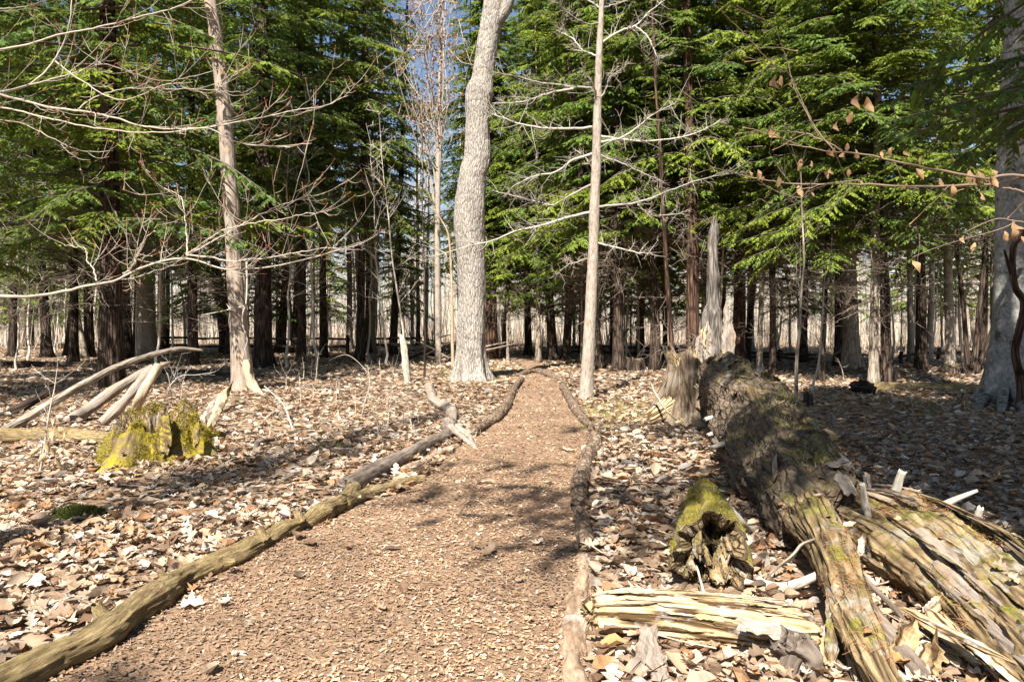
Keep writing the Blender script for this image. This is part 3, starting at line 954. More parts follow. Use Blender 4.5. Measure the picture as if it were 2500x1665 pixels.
BARE = [bare_mesh('bare%d' % i, 50 + i, h, r_, nb, None, M[mt]) for i, (h, r_, nb, mt) in enumerate(
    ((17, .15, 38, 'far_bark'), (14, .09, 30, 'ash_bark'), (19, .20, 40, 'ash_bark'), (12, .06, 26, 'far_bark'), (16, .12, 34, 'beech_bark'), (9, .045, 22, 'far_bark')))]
BL = 'slender bare tree in the sunlit wood beyond the rail fence'
cnt = 0
gr = np.random.default_rng(77)
while cnt < 290:
    D = math.sqrt(gr.uniform(41 ** 2, 82 ** 2))
    px = gr.uniform(-80, 2580)
    p = gz(P(px, 800, D))
    k = int(gr.choice(6, p=[.16, .24, .08, .26, .10, .16]))
    root = thing('bare_tree', p, BL, 'tree', 'bare trees beyond the fence')
    sc_ = gr.uniform(.8, 1.25)
    yaw = gr.uniform(0, 6.28)
    lx, ly = gr.normal(0, .03, 2)
    link_local('trunk', BARE[k][0], root, (0, 0, 0), (lx, ly, yaw), (sc_,) * 3)
    link_local('crown', BARE[k][1], root, (0, 0, 0), (lx, ly, yaw), (sc_,) * 3)
    cnt += 1
SL = 'thin pale bare sapling among the hemlock trunks'
for i in range(46):
    D = gr.uniform(23, 43)
    px = gr.uniform(-40, 2540)
    if 1150 < px < 1420 and D < 40:
        continue
    root = thing('bare_sapling', gz(P(px, 800, D)), SL, 'sapling', 'thin pale saplings among the hemlocks')
    k = int(gr.choice([3, 5]))
    yaw, sc_ = gr.uniform(0, 6.28), gr.uniform(.65, 1.1)
    lx, ly = gr.normal(0, .05, 2)
    link_local('trunk', BARE[k][0], root, (0, 0, 0), (lx, ly, yaw), (sc_,) * 3)
    link_local('crown', BARE[k][1], root, (0, 0, 0), (lx, ly, yaw), (sc_,) * 3)
mb = MB()
n = 1500
D = np.sqrt(gr.uniform(78 ** 2, 150 ** 2, n))
x = gr.uniform(-.82, .82, n) * D
z0 = hgt(x, D)
hh = gr.uniform(8, 20, n)
s = np.linspace(0, 1, 5)
pth = np.stack([x[:, None] + np.cumsum(gr.normal(0, .12, (n, 5)), 1), np.broadcast_to(D[:, None], (n, 5)), z0[:, None] - .2 + hh[:, None] * s], -1)
sweep(mb, pth, gr.uniform(.035, .16, n)[:, None] * (1 - .8 * s), 5, cap=False)
nb = 7500
ti = gr.integers(0, n, nb)
u = gr.uniform(.15, 1, nb)
bb = np.stack([x[ti], D[ti], z0[ti] + u * hh[ti]], -1)
bd = nrm(np.stack([gr.normal(0, 1, nb), gr.normal(0, .5, nb), gr.uniform(.2, 1.4, nb)], -1))
bl_ = gr.uniform(.6, 3.0, nb)
bp_ = bb[:, None] + bd[:, None] * (bl_[:, None] * np.linspace(0, 1, 3))[..., None] + gr.normal(0, .08, (nb, 3, 3))
sweep(mb, bp_, np.broadcast_to(np.array([.022, .015, .006]), (nb, 3)), 3, cap=False)
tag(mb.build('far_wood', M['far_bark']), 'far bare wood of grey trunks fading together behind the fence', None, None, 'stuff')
# tree with red-brown buds in the gap beside the grey tree
broot3 = thing('budding_tree', gz(P(1070, 850, 29.0)), 'bare tree hazed with orange-brown buds in the sky gap beside the grey tree', 'tree')
q, rd = resample([gz(P(1070, 850, 29.0)) - [0, 0, .1], P(1068, 600, 29.0), P(1072, 300, 29.2), P(1078, 60, 29.4), P(1085, -120, 29.6)], [.13, .11, .09, .06, .03], 40)
mb = MB()
sweep(mb, q, rd, 10)
mb.build('trunk', M['ash_bark'], broot3)
mb = MB()
b5 = np.random.default_rng(61)
nb = 60
tgt = np.array([P(b5.normal(1050, 62), b5.uniform(-60, 300), 29 + b5.normal(0, 1.2)) for _ in range(nb)])
st = q[b5.integers(14, 40, nb)]
ss = np.linspace(0, 1, 6)
bp5 = st[:, None] * (1 - ss)[None, :, None] + tgt[:, None] * ss[None, :, None] + np.cumsum(b5.normal(0, .06, (nb, 6, 3)), 1)
bp5[..., 2] -= .5 * np.sin(ss * math.pi)
sweep(mb, bp5, np.broadcast_to(.022 * (1 - .8 * ss), (nb, 6)), 4, cap=False, col=(.42, .36, .3), m=1)
n6 = 500
j6 = b5.integers(0, nb, n6)
e6 = bp5[j6, b5.integers(2, 6, n6)]
d6 = nrm(b5.normal(0, 1, (n6, 3)) + np.array([0, 0, .4]))
l6 = b5.uniform(.25, .9, n6)
p6 = e6[:, None] + d6[:, None] * (l6[:, None] * np.linspace(0, 1, 4))[..., None]
sweep(mb, p6, np.broadcast_to(np.array([.008, .007, .005, .003]), (n6, 4)), 3, cap=False, col=(.42, .34, .27), m=1)
n7 = 3600
k7 = b5.integers(0, n6, n7)
c7 = p6[k7, 0] + (p6[k7, 3] - p6[k7, 0]) * b5.uniform(.3, 1.05, n7)[:, None] + b5.normal(0, .02, (n7, 3))
scatter_cards(mb, (np.array([(-.5, -.5, 0), (.5, -.5, .1), (.5, .5, 0), (-.5, .5, .1)]), np.array([(0, 1, 2, 3)])), c7, b5.uniform(0, 6.28, n7), b5.uniform(0, 1.5, n7), b5.uniform(0, 6.28, n7), b5.uniform(.03, .07, n7), np.array([(.42, .24, .12)]) * b5.uniform(.6, 1.4, (n7, 1)))
mb.build('crown', [M['litter'], M['twig']], broot3, smooth=False)
# brush and saplings at the wood's edge
mb = MB()
nb = 4200
D = np.sqrt(gr.uniform(39 ** 2, 75 ** 2, nb))
x = gr.uniform(-.75, .75, nb) * D
b = np.stack([x, D, hgt(x, D)], -1)
hh = gr.uniform(.5, 4.5, nb)
d = nrm(np.stack([gr.normal(0, .22, nb), gr.normal(0, .22, nb), np.ones(nb)], -1))
s = np.linspace(0, 1, 4)
pp = b[:, None] + d[:, None] * (hh[:, None] * s)[..., None] + np.cumsum(gr.normal(0, .05, (nb, 4, 3)), 1)
cl = np.array([(0.46, 0.38, 0.29)]) * gr.uniform(.6, 1.4, (nb, 1))
sweep(mb, pp, gr.uniform(.008, .022, nb)[:, None] * (1 - .8 * s), 3, cap=False, col=np.broadcast_to(cl[:, None], (nb, 4, 3)))
tag(mb.build('undergrowth', M['twig']), 'thicket of thin grey saplings filling the far wood', None, None, 'stuff')


def log_disp(seed, lump=.16, grain=.05, gs=(20, 20, 2.5), ring=0.0, crack=0.0):
    def f(b, th, t, r):
        d = r * lump * 1.6 * fbm(b * np.array([3, 3, 2.4]) / max(float(r.mean()), .03) * .12, seed, 3)
        g = fbm(b * np.array(gs) * (.09 / max(float(r.mean()), .03)) ** .5, seed + 9, 3)
        d = d + r * grain * 2 * g
        if crack:
            d = d - r * crack * np.clip(np.abs(g) * -6 + 1, 0, 1)
        if ring:
            d = d + r * ring * fbm(np.stack([b[..., 2] * 9, b[..., 0] * 1.5, b[..., 1] * 1.5], -1), seed + 5, 2)
        return d
    return f


# ------------------------------------------------------------------ near trees
def px_trunk(name, pix, D, mat, label, n=72, k=240, seed=1, fine=.012, flare=.4, lobes=5, rough=.05, topz=None, extra=None):
    """trunk through pixels (x, y, half-width in px) of the photograph, all at one depth"""
    pts = np.array([P(x, y, D) for x, y, w in pix])
    rad = np.array([w / F_PX * D for x, y, w in pix])
    b = gz(pts[0])
    pts[0] = b - np.array([0, 0, .15])
    root = thing(name, b, label, 'tree')
    if topz:
        d = pts[-1] - pts[-2]
        d = d / d[2]
        for zz in np.linspace(pts[-1][2] + 1.2, topz, 5):
            pts = np.concatenate([pts, [pts[-1] + d * (zz - pts[-1][2])]])
            rad = np.append(rad, rad[-1] * .82)
    m_ = trunk_mb(pts, rad, n, k, seed, flare=flare, fine=fine, lobes=lobes, rough=rough)
    o = m_.build('trunk', M[mat], root)
    return root, o, pts, rad


# big grey tree left of the path
root, o, gp, gr_ = px_trunk('grey_tree', [(1152, 925, 35), (1150, 860, 33), (1150, 780, 33), (1152, 700, 33), (1150, 640, 34), (1146, 560, 38), (1148, 500, 36), (1153, 430, 33),
                                          (1165, 380, 32), (1166, 300, 28), (1166, 260, 30), (1171, 225, 34), (1178, 195, 27), (1186, 140, 25), (1196, 80, 26), (1208, 20, 28), (1215, -30, 26)],
                            20.2, 'grey_bark', 'big grey tree with bare leaning trunk and burls left of the path', 96, 330, 5, fine=.022, flare=.55, lobes=6, topz=17)
ft = P(1200, 40, 20.2)
mb = MB()
q, rd = resample([P(1205, 60, 20.2), P(1235, 20, 20.1), P(1252, -40, 20.0), P(1275, -140, 19.9), P(1290, -260, 19.8)], [.2, .17, .15, .12, .07], 30)
sweep(mb, q, rd, 14, seed=3)
for (dx, dz) in ((-1, .3), (1.2, .9), (.4, 1.2), (-.8, 1.0)):
    q, rd = resample([P(1222, -80, 20.2), P(1222 + 60 * dx, -80 - 90 * dz, 20.2 + .3 * dx), P(1222 + 140 * dx, -80 - 240 * dz, 20.2 + .8 * dx)], [.09, .06, .01], 14)
    sweep(mb, q, rd, 8, seed=4)
mb.build('limb', M['grey_bark'], root)

# grey beech at the right edge
root_b, o, _, _ = px_trunk('beech_tree', [(2462, 985, 50), (2458, 900, 40), (2462, 820, 37), (2466, 700, 35), (2470, 560, 36), (2474, 420, 36), (2480, 280, 34), (2486, 120, 32), (2494, -30, 30)],
                           14.3, 'beech_bark', 'large blotchy grey beech with spreading roots in the shade', 72, 220, 9, fine=.004, flare=.9, lobes=4, rough=.06, topz=15)
mb = MB()
for (x0, y0, x1, y1, w) in ((2440, 965, 2370, 968, .13), (2430, 975, 2360, 1012, .10), (2480, 985, 2520, 1020, .12), (2450, 985, 2440, 1025, .08)):
    a0, a1 = G(x0, y0), G(x1, y1)
    q, rd = resample([a0 + [0, 0, .35], a0 * .55 + a1 * .45 + [0, 0, .10], a1 + [0, 0, -.05]], [w * 1.4, w, w * .3], 18)
    sweep(mb, q, rd, 12, disp=lambda b, th, t, r: r * .3 * fbm(b * 6, 4, 3), seed=2)
mb.build('root', M['beech_bark'], root_b)
mb = MB()
for pts_, rr_ in (([(2490, 915), (2478, 860), (2490, 800), (2500, 740), (2478, 700), (2472, 640), (2480, 590), (2530, 540)], [10, 9, 9, 8, 8, 7, 7, 6]),
                  ([(2476, 690), (2460, 640), (2452, 610)], [5, 4, 2])):
    q, rd = resample([P(x, y, 13.3) for x, y in pts_], [r_ / F_PX * 13.3 for r_ in rr_], 44)
    q[0] = q[0]
    sweep(mb, q, rd, 12, disp=lambda b, th, t, r: r * .2 * fbm(b * 8, 4, 3), seed=5)
lm = gz(P(2492, 940, 13.3))
q, rd = resample([P(2490, 915, 13.3), (P(2490, 915, 13.3) + lm) / 2 + [.03, 0, 0], lm - [0, 0, .1]], [.075, .08, .10], 12)
sweep(mb, q, rd, 12, seed=6)
tag(mb.build('crooked_tree', M['hemlock_bark_red']), 'crooked dark stem twisting up in front of the grey beech', 'tree')

# bleached dead trunk, left
root, o, _, _ = px_trunk('dead_tree', [(596, 948, 30), (590, 915, 24), (588, 870, 24), (582, 800, 21), (578, 740, 20), (574, 680, 19), (571, 620, 18), (569, 560, 17), (562, 470, 19), (556, 380, 18), (548, 280, 17), (536, 160, 16), (522, 60, 15), (508, -40, 14)],
                         16.9, 'dead_bark', 'bleached dead trunk with flaking bark and one pale root, left of the path', 72, 260, 12, fine=.012, flare=.25, lobes=3, rough=.07, topz=14)
mb = MB()
q, rd = resample([P(598, 880, 16.75), P(606, 915, 16.7), P(617, 945, 16.5), G(632, 962) + [0, 0, .02], G(648, 972) - [0, 0, .05]], [.10, .13, .11, .075, .03], 34)
sweep(mb, q, rd, 22, disp=log_disp(4, lump=.2, grain=.2, gs=(14, 14, 1.5), crack=.15), seed=4)
mb.build('root', M['dry_wood'], root)
mb = MB()
for pts_ in ([(602, 640), (603, 700), (600, 745), (594, 760), (592, 790), (604, 830), (598, 850), (592, 880)], [(598, 748), (575, 752), (540, 760), (500, 768)], [(562, 754), (553, 742)]):
    q, rd = resample([P(x, y, 16.35) for x, y in pts_], np.linspace(.022, .008, len(pts_)), 26)
    sweep(mb, q, rd, 7, col=(0.45, 0.40, 0.33))
mb.build('vine', M['twig'], root)
KEEP.append((G(596, 945)[0], G(596, 945)[1], .5))

# limby dead tree right of the path
root_h, o, hp, hr = px_trunk('limby_tree', [(1430, 975, 17), (1433, 920, 15), (1438, 840, 14.5), (1442, 760, 13.5), (1446, 660, 13), (1449, 580, 12.5), (1451, 500, 12), (1455, 420, 11.5), (1457, 340, 10.5), (1459, 260, 9.5), (1462, 150, 8.5), (1466, 70, 7), (1470, -10, 6.5)],
                             15.0, 'ash_bark', 'slim dead conifer with bare lichen-white limbs beside the path', 48, 260, 15, fine=.006, flare=.2, rough=.06, topz=13)
LIMBS = [
    [(690, 605), (520, 590), (350, 560), (200, 520), (0, 480)], [(560, 610), (400, 640), (200, 710), (0, 712)], [(690, 870), (400, 880), (250, 860), (100, 820), (0, 790), (-60, 770)],
    [(740, 310), (870, 220), (980, 180), (1060, 100), (1190, 0)], [(980, 180), (1060, 240), (1120, 340), (1150, 430)], [(720, 390), (640, 350), (560, 280), (480, 240)],
    [(735, 690), (790, 600), (800, 530), (900, 480)], [(740, 975), (900, 930), (1000, 870), (1100, 780), (1250, 700)], [(740, 930), (950, 970), (1100, 970), (1300, 940), (1450, 890), (1560, 830)],
    [(720, 1050), (920, 1120), (1050, 1180), (1150, 1230)], [(690, 1260), (620, 1300), (500, 1360), (420, 1400), (300, 1370), (150, 1340), (0, 1300)], [(700, 1050), (550, 1100), (450, 1170), (280, 1210), (130, 1290)],
    [(690, 1450), (500, 1490), (300, 1550), (160, 1580), (0, 1640), (-230, 1690), (-430, 1750)], [(720, 1415), (950, 1400), (1150, 1340), (1400, 1250), (1600, 1200)], [(1000, 1400), (1100, 1470), (1300, 1470)],
    [(730, 160), (640, 160), (520, 90), (470, 20)], [(740, 70), (900, 20), (990, -30)], [(745, 60), (640, 0), (560, -60)], [(725, 650), (690, 560), (610, 470)], [(715, 1180), (640, 1080), (560, 1010)],
    [(712, 1660), (850, 1700), (1000, 1740), (1090, 1745)], [(700, 1760), (560, 1800), (430, 1880)]]
lr = np.random.default_rng(5)
for i, lb in enumerate(LIMBS):
    mb = MB()
    dd = 15.0 + lr.uniform(-.9, .9)
    m_ = len(lb)
    pts_ = [P(1200 + x / 2.8, y / 2.8, 15.0 + (dd - 15.0) * k_ / (m_ - 1)) for k_, (x, y) in enumerate(lb)]
    L_ = np.sum(np.linalg.norm(np.diff(pts_, axis=0), axis=1))
    q, rd = resample(pts_, np.linspace(.028 if L_ > 1.5 else .02, .006, m_), 30)
    q[1:] += np.cumsum(lr.normal(0, .006, (29, 3)), 0)
    dark = lr.uniform(.55, 1.1)
    base_c = np.array([0.44, 0.405, 0.34]) * dark
    sweep(mb, q, rd, 8, col=base_c)
    # broken twigs and fine hair of dead twiglets
    nt_ = int(14 * L_) + 6
    ii = lr.integers(4, 30, nt_)
    tg = nrm(np.gradient(q, axis=0))[ii]
    sdv = nrm(lr.normal(0, 1, (nt_, 3)) + np.array([0, 0, .2]))
    td = nrm(tg * .5 + sdv)
    tl = lr.uniform(.12, .55, nt_) * np.clip(L_ / 2, .4, 1)
    s4 = np.linspace(0, 1, 5)
    curv = lr.normal(0, .25, (nt_, 3))
    tp = q[ii][:, None] + td[:, None] * (tl[:, None] * s4)[..., None] + curv[:, None] * (tl[:, None] * s4 ** 2)[..., None]
    sweep(mb, tp, np.broadcast_to(np.array([.008, .006, .005, .004, .002]), (nt_, 5)), 4, cap=False, col=base_c * lr.uniform(.6, 1.1))
    n2 = nt_ * 4
    jj = lr.integers(0, nt_, n2)
    st = tp[jj, lr.integers(1, 5, n2)]
    t2 = nrm(td[jj] + lr.normal(0, .8, (n2, 3)))
    l2 = lr.uniform(.05, .22, n2)
    tp2 = st[:, None] + t2[:, None] * (l2[:, None] * np.linspace(0, 1, 3))[..., None] + lr.normal(0, .008, (n2, 3, 3))
    sweep(mb, tp2, np.broadcast_to(np.array([.004, .003, .0015]), (n2, 3)), 3, cap=False, col=np.array([0.36, 0.30, 0.22]) * lr.uniform(.7, 1.2))
    mb.build('limb', M['twig'], root_h)

# ------------------------------------------------------------------ young maple just outside the left edge: its branches reach into view
MD = 4.6
mroot = thing('maple_sapling', gz((-3.75, 4.35)), 'young maple whose pale bare branches with red buds reach in over the litter', 'tree')
mz = np.array([-.1, 0, .3, .8, 1.6, 2.2, 2.9, 3.8, 5.2, 6.5])
mpts = np.stack([-3.75 + .03 * np.sin(mz), 4.35 + .02 * np.cos(mz * 1.3), mz + float(hgt(-3.75, 4.35))], -1)
q, rd = resample(mpts, np.linspace(.055, .012, len(mz)), 50)
mb = MB()
sweep(mb, q, rd, 14, disp=lambda b, th, t, r: r * .12 * fbm(b * 12, 4, 3))
mb.build('trunk', M['pale_bark'], mroot)
TW0, TW1 = np.array([0.40, 0.345, 0.27]), np.array([0.30, 0.10, 0.05])


def twig_set(mb, q, rd, n, lmin, lmax, r, up=.35, start=.15, dirs=None, bud=True, level=2, col0=TW0, col1=TW1, fwd=.8, spread=.9):
    """side twigs along a branch, curving up at the tip, with buds"""
    k = len(q)
    ii = r.integers(int(k * start), k, n)
    tg = nrm(np.gradient(q, axis=0))[ii]
    sd_ = nrm(r.normal(0, 1, (n, 3)) * np.array([1, 1.0, .75]))
    td = nrm(tg * fwd + sd_ * spread)
    tl = r.uniform(lmin, lmax, n)
    s = np.linspace(0, 1, 7)
    tp = q[ii][:, None] + td[:, None] * (tl[:, None] * s)[..., None]
    tp[..., 2] += (tl[:, None] * up * s ** 2.2)
    tp += np.cumsum(r.normal(0, .012, (n, 7, 3)), 1) * tl[:, None, None]
    r0 = np.minimum(rd[ii] * .55, .0015 + .0055 * tl)
    rad = np.maximum(r0[:, None] * (1 - .6 * s), .0016)
    f = np.clip((s - .72) / .28, 0, 1)[None, :, None]
    cl = col0 * (1 - f) + col1 * f
    sweep(mb, tp, rad, 4, cap=False, col=np.broadcast_to(cl, (n, 7, 3)) * r.uniform(.8, 1.1, (n, 1, 1)))
    if bud:
        e = tp[:, -1]
        dv = nrm(tp[:, -1] - tp[:, -2])
        bp_ = e[:, None] + dv[:, None] * (np.array([0, .004, .010, .014])[None, :, None])
        sweep(mb, bp_, np.broadcast_to(np.array([.0016, .0032, .0028, .0005]), (n, 4)), 5, cap=False, col=col1 * .9)
    if level > 1:
        for j in range(n):
            if tl[j] > lmin * 1.3:
                twig_set(mb, tp[j], rad[j], 2 + int(tl[j] * 7), lmin * .5, max(tl[j] * .45, lmin * .6), r, up, .25, None, bud, level - 1, col0, col1, fwd, spread)


MB_LIST = [
    ([(-320, 735), (-120, 722), (0, 718), (60, 719), (150, 708), (220, 692), (282, 680), (340, 650), (400, 630), (455, 622), (530, 645), (600, 650), (700, 636), (779, 618), (886, 582), (912, 562)], 10, 2.2, 14, 0.0, .35),
    ([(455, 622), (520, 585), (590, 548), (660, 512), (735, 485)], 6, 2, 11, .1, .2),
    ([(455, 622), (560, 632), (650, 622), (760, 605), (880, 605)], 5.5, 2, 12, -.1, .2),
    ([(455, 622), (458, 570), (452, 520), (438, 480), (398, 462)], 5, 2, 7, .1, .1),
    ([(456, 620), (540, 570), (600, 555), (690, 545), (775, 535)], 4.5, 2, 9, -.2, .1),
    ([(236, 686), (224, 655), (210, 640), (205, 610), (165, 602)], 4.5, 2, 6, .1, .1),
    ([(300, 668), (330, 640), (333, 610), (350, 580), (372, 565)], 4, 2, 6, -.1, .1),
    ([(285, 682), (330, 686), (385, 672), (430, 655)], 4.5, 2, 4, .1, .1),
    ([(-300, 170), (-100, 140), (0, 125), (80, 112), (160, 90), (260, 72), (330, 57), (420, 35), (510, 0), (560, -25)], 7, 2.4, 13, -.2, .3),
    ([(-300, 260), (-120, 240), (0, 225), (60, 210), (110, 180), (145, 120), (165, 50), (172, -20)], 8, 3, 10, .2, .2),
    ([(-20, 227), (40, 240), (110, 258), (190, 268), (260, 280), (330, 298), (400, 303), (500, 295), (600, 278), (700, 262), (780, 250), (838, 226)], 7.5, 2, 20, .1, .3),
    ([(-300, 250), (-80, 258), (0, 265), (100, 285), (200, 310), (280, 320), (400, 325), (500, 312), (560, 340), (640, 350), (748, 342)], 5.5, 2, 18, -.3, .3),
    ([(5, 225), (110, 195), (200, 165), (260, 150), (340, 175), (420, 188), (560, 160)], 5, 1.8, 14, .35, .2),
    ([(190, 268), (250, 235), (330, 215), (450, 220), (575, 222)], 4.5, 1.8, 10, .2, .2),
    ([(135, 150), (200, 195), (300, 240), (400, 205), (470, 195)], 4, 1.8, 9, -.2, .2),
    ([(-200, 280), (0, 300), (120, 345), (190, 372), (270, 375)], 4.5, 1.6, 9, .1, .2),
    ([(-250, 60), (-60, 40), (60, 20), (165, -20)], 5, 2, 7, .2, .2)]
tr_ = np.random.default_rng(31)
for i, (pl, w0, w1, nt_, dz, dv) in enumerate(MB_LIST):
    k_ = len(pl)
    off = tr_.uniform(-.25, .25) if i in (0, 8, 9, 10, 11) else 0
    pts_ = []
    for j, (x, y) in enumerate(pl):
        pts_.append(P(x, y, MD + dz * j / (k_ - 1) * 2))
    w = np.linspace(w0, w1, k_)
    if pl[0][0] < -150:
        hz = pts_[0][2] - .25
        pts_ = [np.array([-3.74, 4.35, hz])] + pts_[1:]
    q, rd = resample(pts_, w * .84 / 2 / F_PX * MD, 70)
    q[3:] += np.cumsum(tr_.normal(0, .0022, (67, 3)), 0)
    mb = MB()
    f = np.clip((np.linspace(0, 1, 70) - .8) / .2, 0, 1)[:, None]
    sweep(mb, q, rd, 10, cap=True, col=(TW0 * (1 - f) + TW1 * f)[None] if False else TW0 * tr_.uniform(.85, 1.05))
    twig_set(mb, q, rd, nt_, .10, .42 if i > 0 else .34, tr_, up=.30, start=.42 if i == 0 else .1, level=2)
    mb.build('branch', M['twig'], mroot)

# ------------------------------------------------------------------ young beech just outside the right edge, dead leaves still hanging
BD = 3.1
broot = thing('beech_sapling', gz((2.75, 3.0)), 'young beech whose thin branches carry hanging dry tan leaves', 'tree')
bz = np.array([-.1, 0, .4, 1.0, 1.6, 2.2, 2.8, 3.6, 4.6])
mb = MB()
q, rd = resample(np.stack([2.75 + .04 * np.sin(bz * 1.4), 3.0 + .03 * np.cos(bz), bz + float(hgt(2.75, 3.0))], -1), np.linspace(.04, .008, len(bz)), 40)
sweep(mb, q, rd, 12)
mb.build('trunk', M['beech_bark'], broot)
bw0 = np.array([0.20, 0.145, 0.10])
BB = [([(2860, 470), (2500, 432), (2400, 438), (2300, 420), (2200, 400), (2120, 380), (2040, 370), (1980, 362), (1890, 345)], 8, 2, .0),
      ([(2500, 432), (2440, 448), (2360, 446), (2200, 442), (2060, 436), (1960, 438), (1880, 430), (1800, 415), (1750, 402)], 7, 1.8, .15),
      ([(2500, 470), (2450, 455), (2400, 440)], 5, 3, .05),
      ([(2040, 370), (2000, 330), (1960, 270), (1930, 200), (1910, 130), (1890, 75), (1840, 40), (1750, 10)], 3.5, 1.8, .2),
      ([(2060, 372), (1980, 325), (1900, 322), (1880, 315)], 4, 1.8, .1),
      ([(2000, 335), (1930, 190), (1905, 178), (1860, 130), (1800, 65), (1745, 10)], 2.5, 1.5, -.1),
      ([(2100, 440), (1960, 460), (1900, 500), (1850, 490)], 3, 1.4, .2),
      ([(1905, 178), (1880, 165), (1800, 240), (1700, 250), (1620, 180), (1540, 100)], 2.2, 1.2, .5)]
br = np.random.default_rng(8)
BBO = []
for i, (pl, w0, w1, dz) in enumerate(BB):
    k_ = len(pl)
    pts_ = [P(x, y, BD + dz * j / (k_ - 1) * 1.5) for j, (x, y) in enumerate(pl)]
    if i == 0:
        pts_[0] = np.array([2.75, 3.0, pts_[1][2] - .12])
    q, rd = resample(pts_, np.linspace(w0, w1, k_) / 2 / F_PX * BD, 60)
    q[3:] += np.cumsum(br.normal(0, .0015, (57, 3)), 0)
    mb = MB()
    sweep(mb, q, rd, 8, col=bw0)
    twig_set(mb, q, rd, 4 if i < 2 else 2, .08, .28, br, up=-.05, start=.2, level=1, col0=bw0, col1=np.array([.35, .2, .1]))
    BBO.append((mb.build('branch', M['twig'], broot), q))
BEECH_LEAF = []
for s_ in range(4):
    lm_ = MB()
    pv, pf = leaf_proto('beech', (1.6, 2.6, -1.2, .8)[s_], (.35, .2, .3, .5)[s_], (.5, -.3, .8, .2)[s_], 60 + s_)
    pv = pv.copy() * np.array([.78, 1, 1])
    pv[:, 1] += .5
    lm_.add(pv, pf, pv)
    BEECH_LEAF.append(lm_.mesh('beech_leaf%d' % s_, M['leaf_single']))
HANG = [(1890, 185, 38), (1912, 182, 36), (1936, 198, 22), (2093, 228, 42), (2115, 238, 42), (2082, 273, 34), (1881, 310, 44), (2041, 298, 26), (1955, 388, 30), (1984, 393, 18), (2012, 418, 22), (2026, 410, 22),
        (2060, 372, 30), (2068, 348, 24), (2094, 365, 30), (2022, 362, 28), (2040, 360, 18), (2156, 368, 26), (2172, 362, 20), (2182, 360, 20), (2208, 366, 30), (2250, 382, 22), (2236, 412, 34), (2072, 412, 22),
        (1900, 430, 30), (1832, 415, 20), (1850, 414, 26), (1866, 430, 16), (1950, 450, 36), (2103, 440, 14), (2216, 448, 20), (2296, 434, 24), (2332, 450, 34), (2375, 412, 40), (2390, 414, 38), (2400, 420, 30), (2424, 410, 26),
        (2418, 430, 34), (2386, 425, 36), (2328, 380, 22), (1980, 470, 14), (2398, 470, 24), (2468, 540, 40), (2484, 545, 44), (2352, 575, 22), (2380, 590, 26), (2455, 565, 30), (2230, 632, 36), (2495, 575, 34)]
for (x, y, hpx) in HANG:
    D = BD + (.1 if x < 2000 else 0) + br.uniform(-.12, .12)
    o = bpy.data.objects.new('leaf', BEECH_LEAF[br.integers(0, 4)])
    COL.objects.link(o)
    lp_ = P(x, y, D)
    o.parent = min(BBO, key=lambda t_: np.min(np.linalg.norm(t_[1] - lp_, axis=1)))[0]
    o.location = Vector(lp_)
    s_ = hpx / F_PX * D * .98
    o.scale = (s_, s_, s_)
    o.rotation_euler = (-math.pi / 2 + br.normal(0, .3), br.normal(0, .35), br.uniform(-1.0, 1.0))
    k = br.uniform(.8, 1.2)
    o.color = (0.36 * k, 0.22 * k, 0.115 * k, 1)
mb = MB()
for (pl, w) in (([(2740, 520), (2560, 545), (2480, 540), (2430, 535), (2350, 570)], 5), ([(2480, 540), (2440, 560), (2300, 600), (2228, 628)], 2.5)):
    q, rd = resample([P(x, y, BD - .05) for x, y in pl], np.linspace(w, 1.5, len(pl)) / 2 / F_PX * BD, 30)
    if w == 5:
        q[0] = (2.75, 3.0, q[1][2] - .05)
    sweep(mb, q, rd, 7, col=bw0)
mb.build('branch', M['twig'], broot)


# ------------------------------------------------------------------ logs
def glog(name, pix, mat, label, n=36, k=110, seed=1, emb=.7, cat='log', parent=None, keep=True, endj=.06, zoff=0.0, group=None, **kw):
    pts, rad = [], []
    for (x, y, hw) in pix:
        g = G(x, y + .85 * hw)
        r = hw / F_PX * g[1]
        pts.append([(x - CX) / F_PX * g[1], g[1], g[2] + r * emb + zoff])
        rad.append(r)
        if keep:
            KEEP.append((pts[-1][0], g[1], r * .9))
    q, rd = resample(pts, rad, k)
    mb = MB()
    sweep(mb, q, rd, n, disp=log_disp(seed, **kw), cap=True, endj=endj * float(np.mean(rad)) / .1, seed=seed)
    if keep:
        for i in range(0, k, 3):
            KEEP.append((q[i][0], q[i][1], rd[i] * .95))
    o = mb.build(name, M[mat], parent)
    if parent is None:
        tag(o, label, cat, group)
    return o, q, rd


def pole(name, pts, rad, mat, label, n=16, k=70, seed=1, cat='branch', parent=None, endj=.03, **kw):
    q, rd = resample(pts, rad, k)
    mb = MB()
    sweep(mb, q, rd, n, disp=log_disp(seed, **kw), cap=True, endj=endj * float(np.mean(rad)) / .05, seed=seed)
    o = mb.build(name, M[mat], parent)
    if parent is None:
        tag(o, label, cat)
    return o


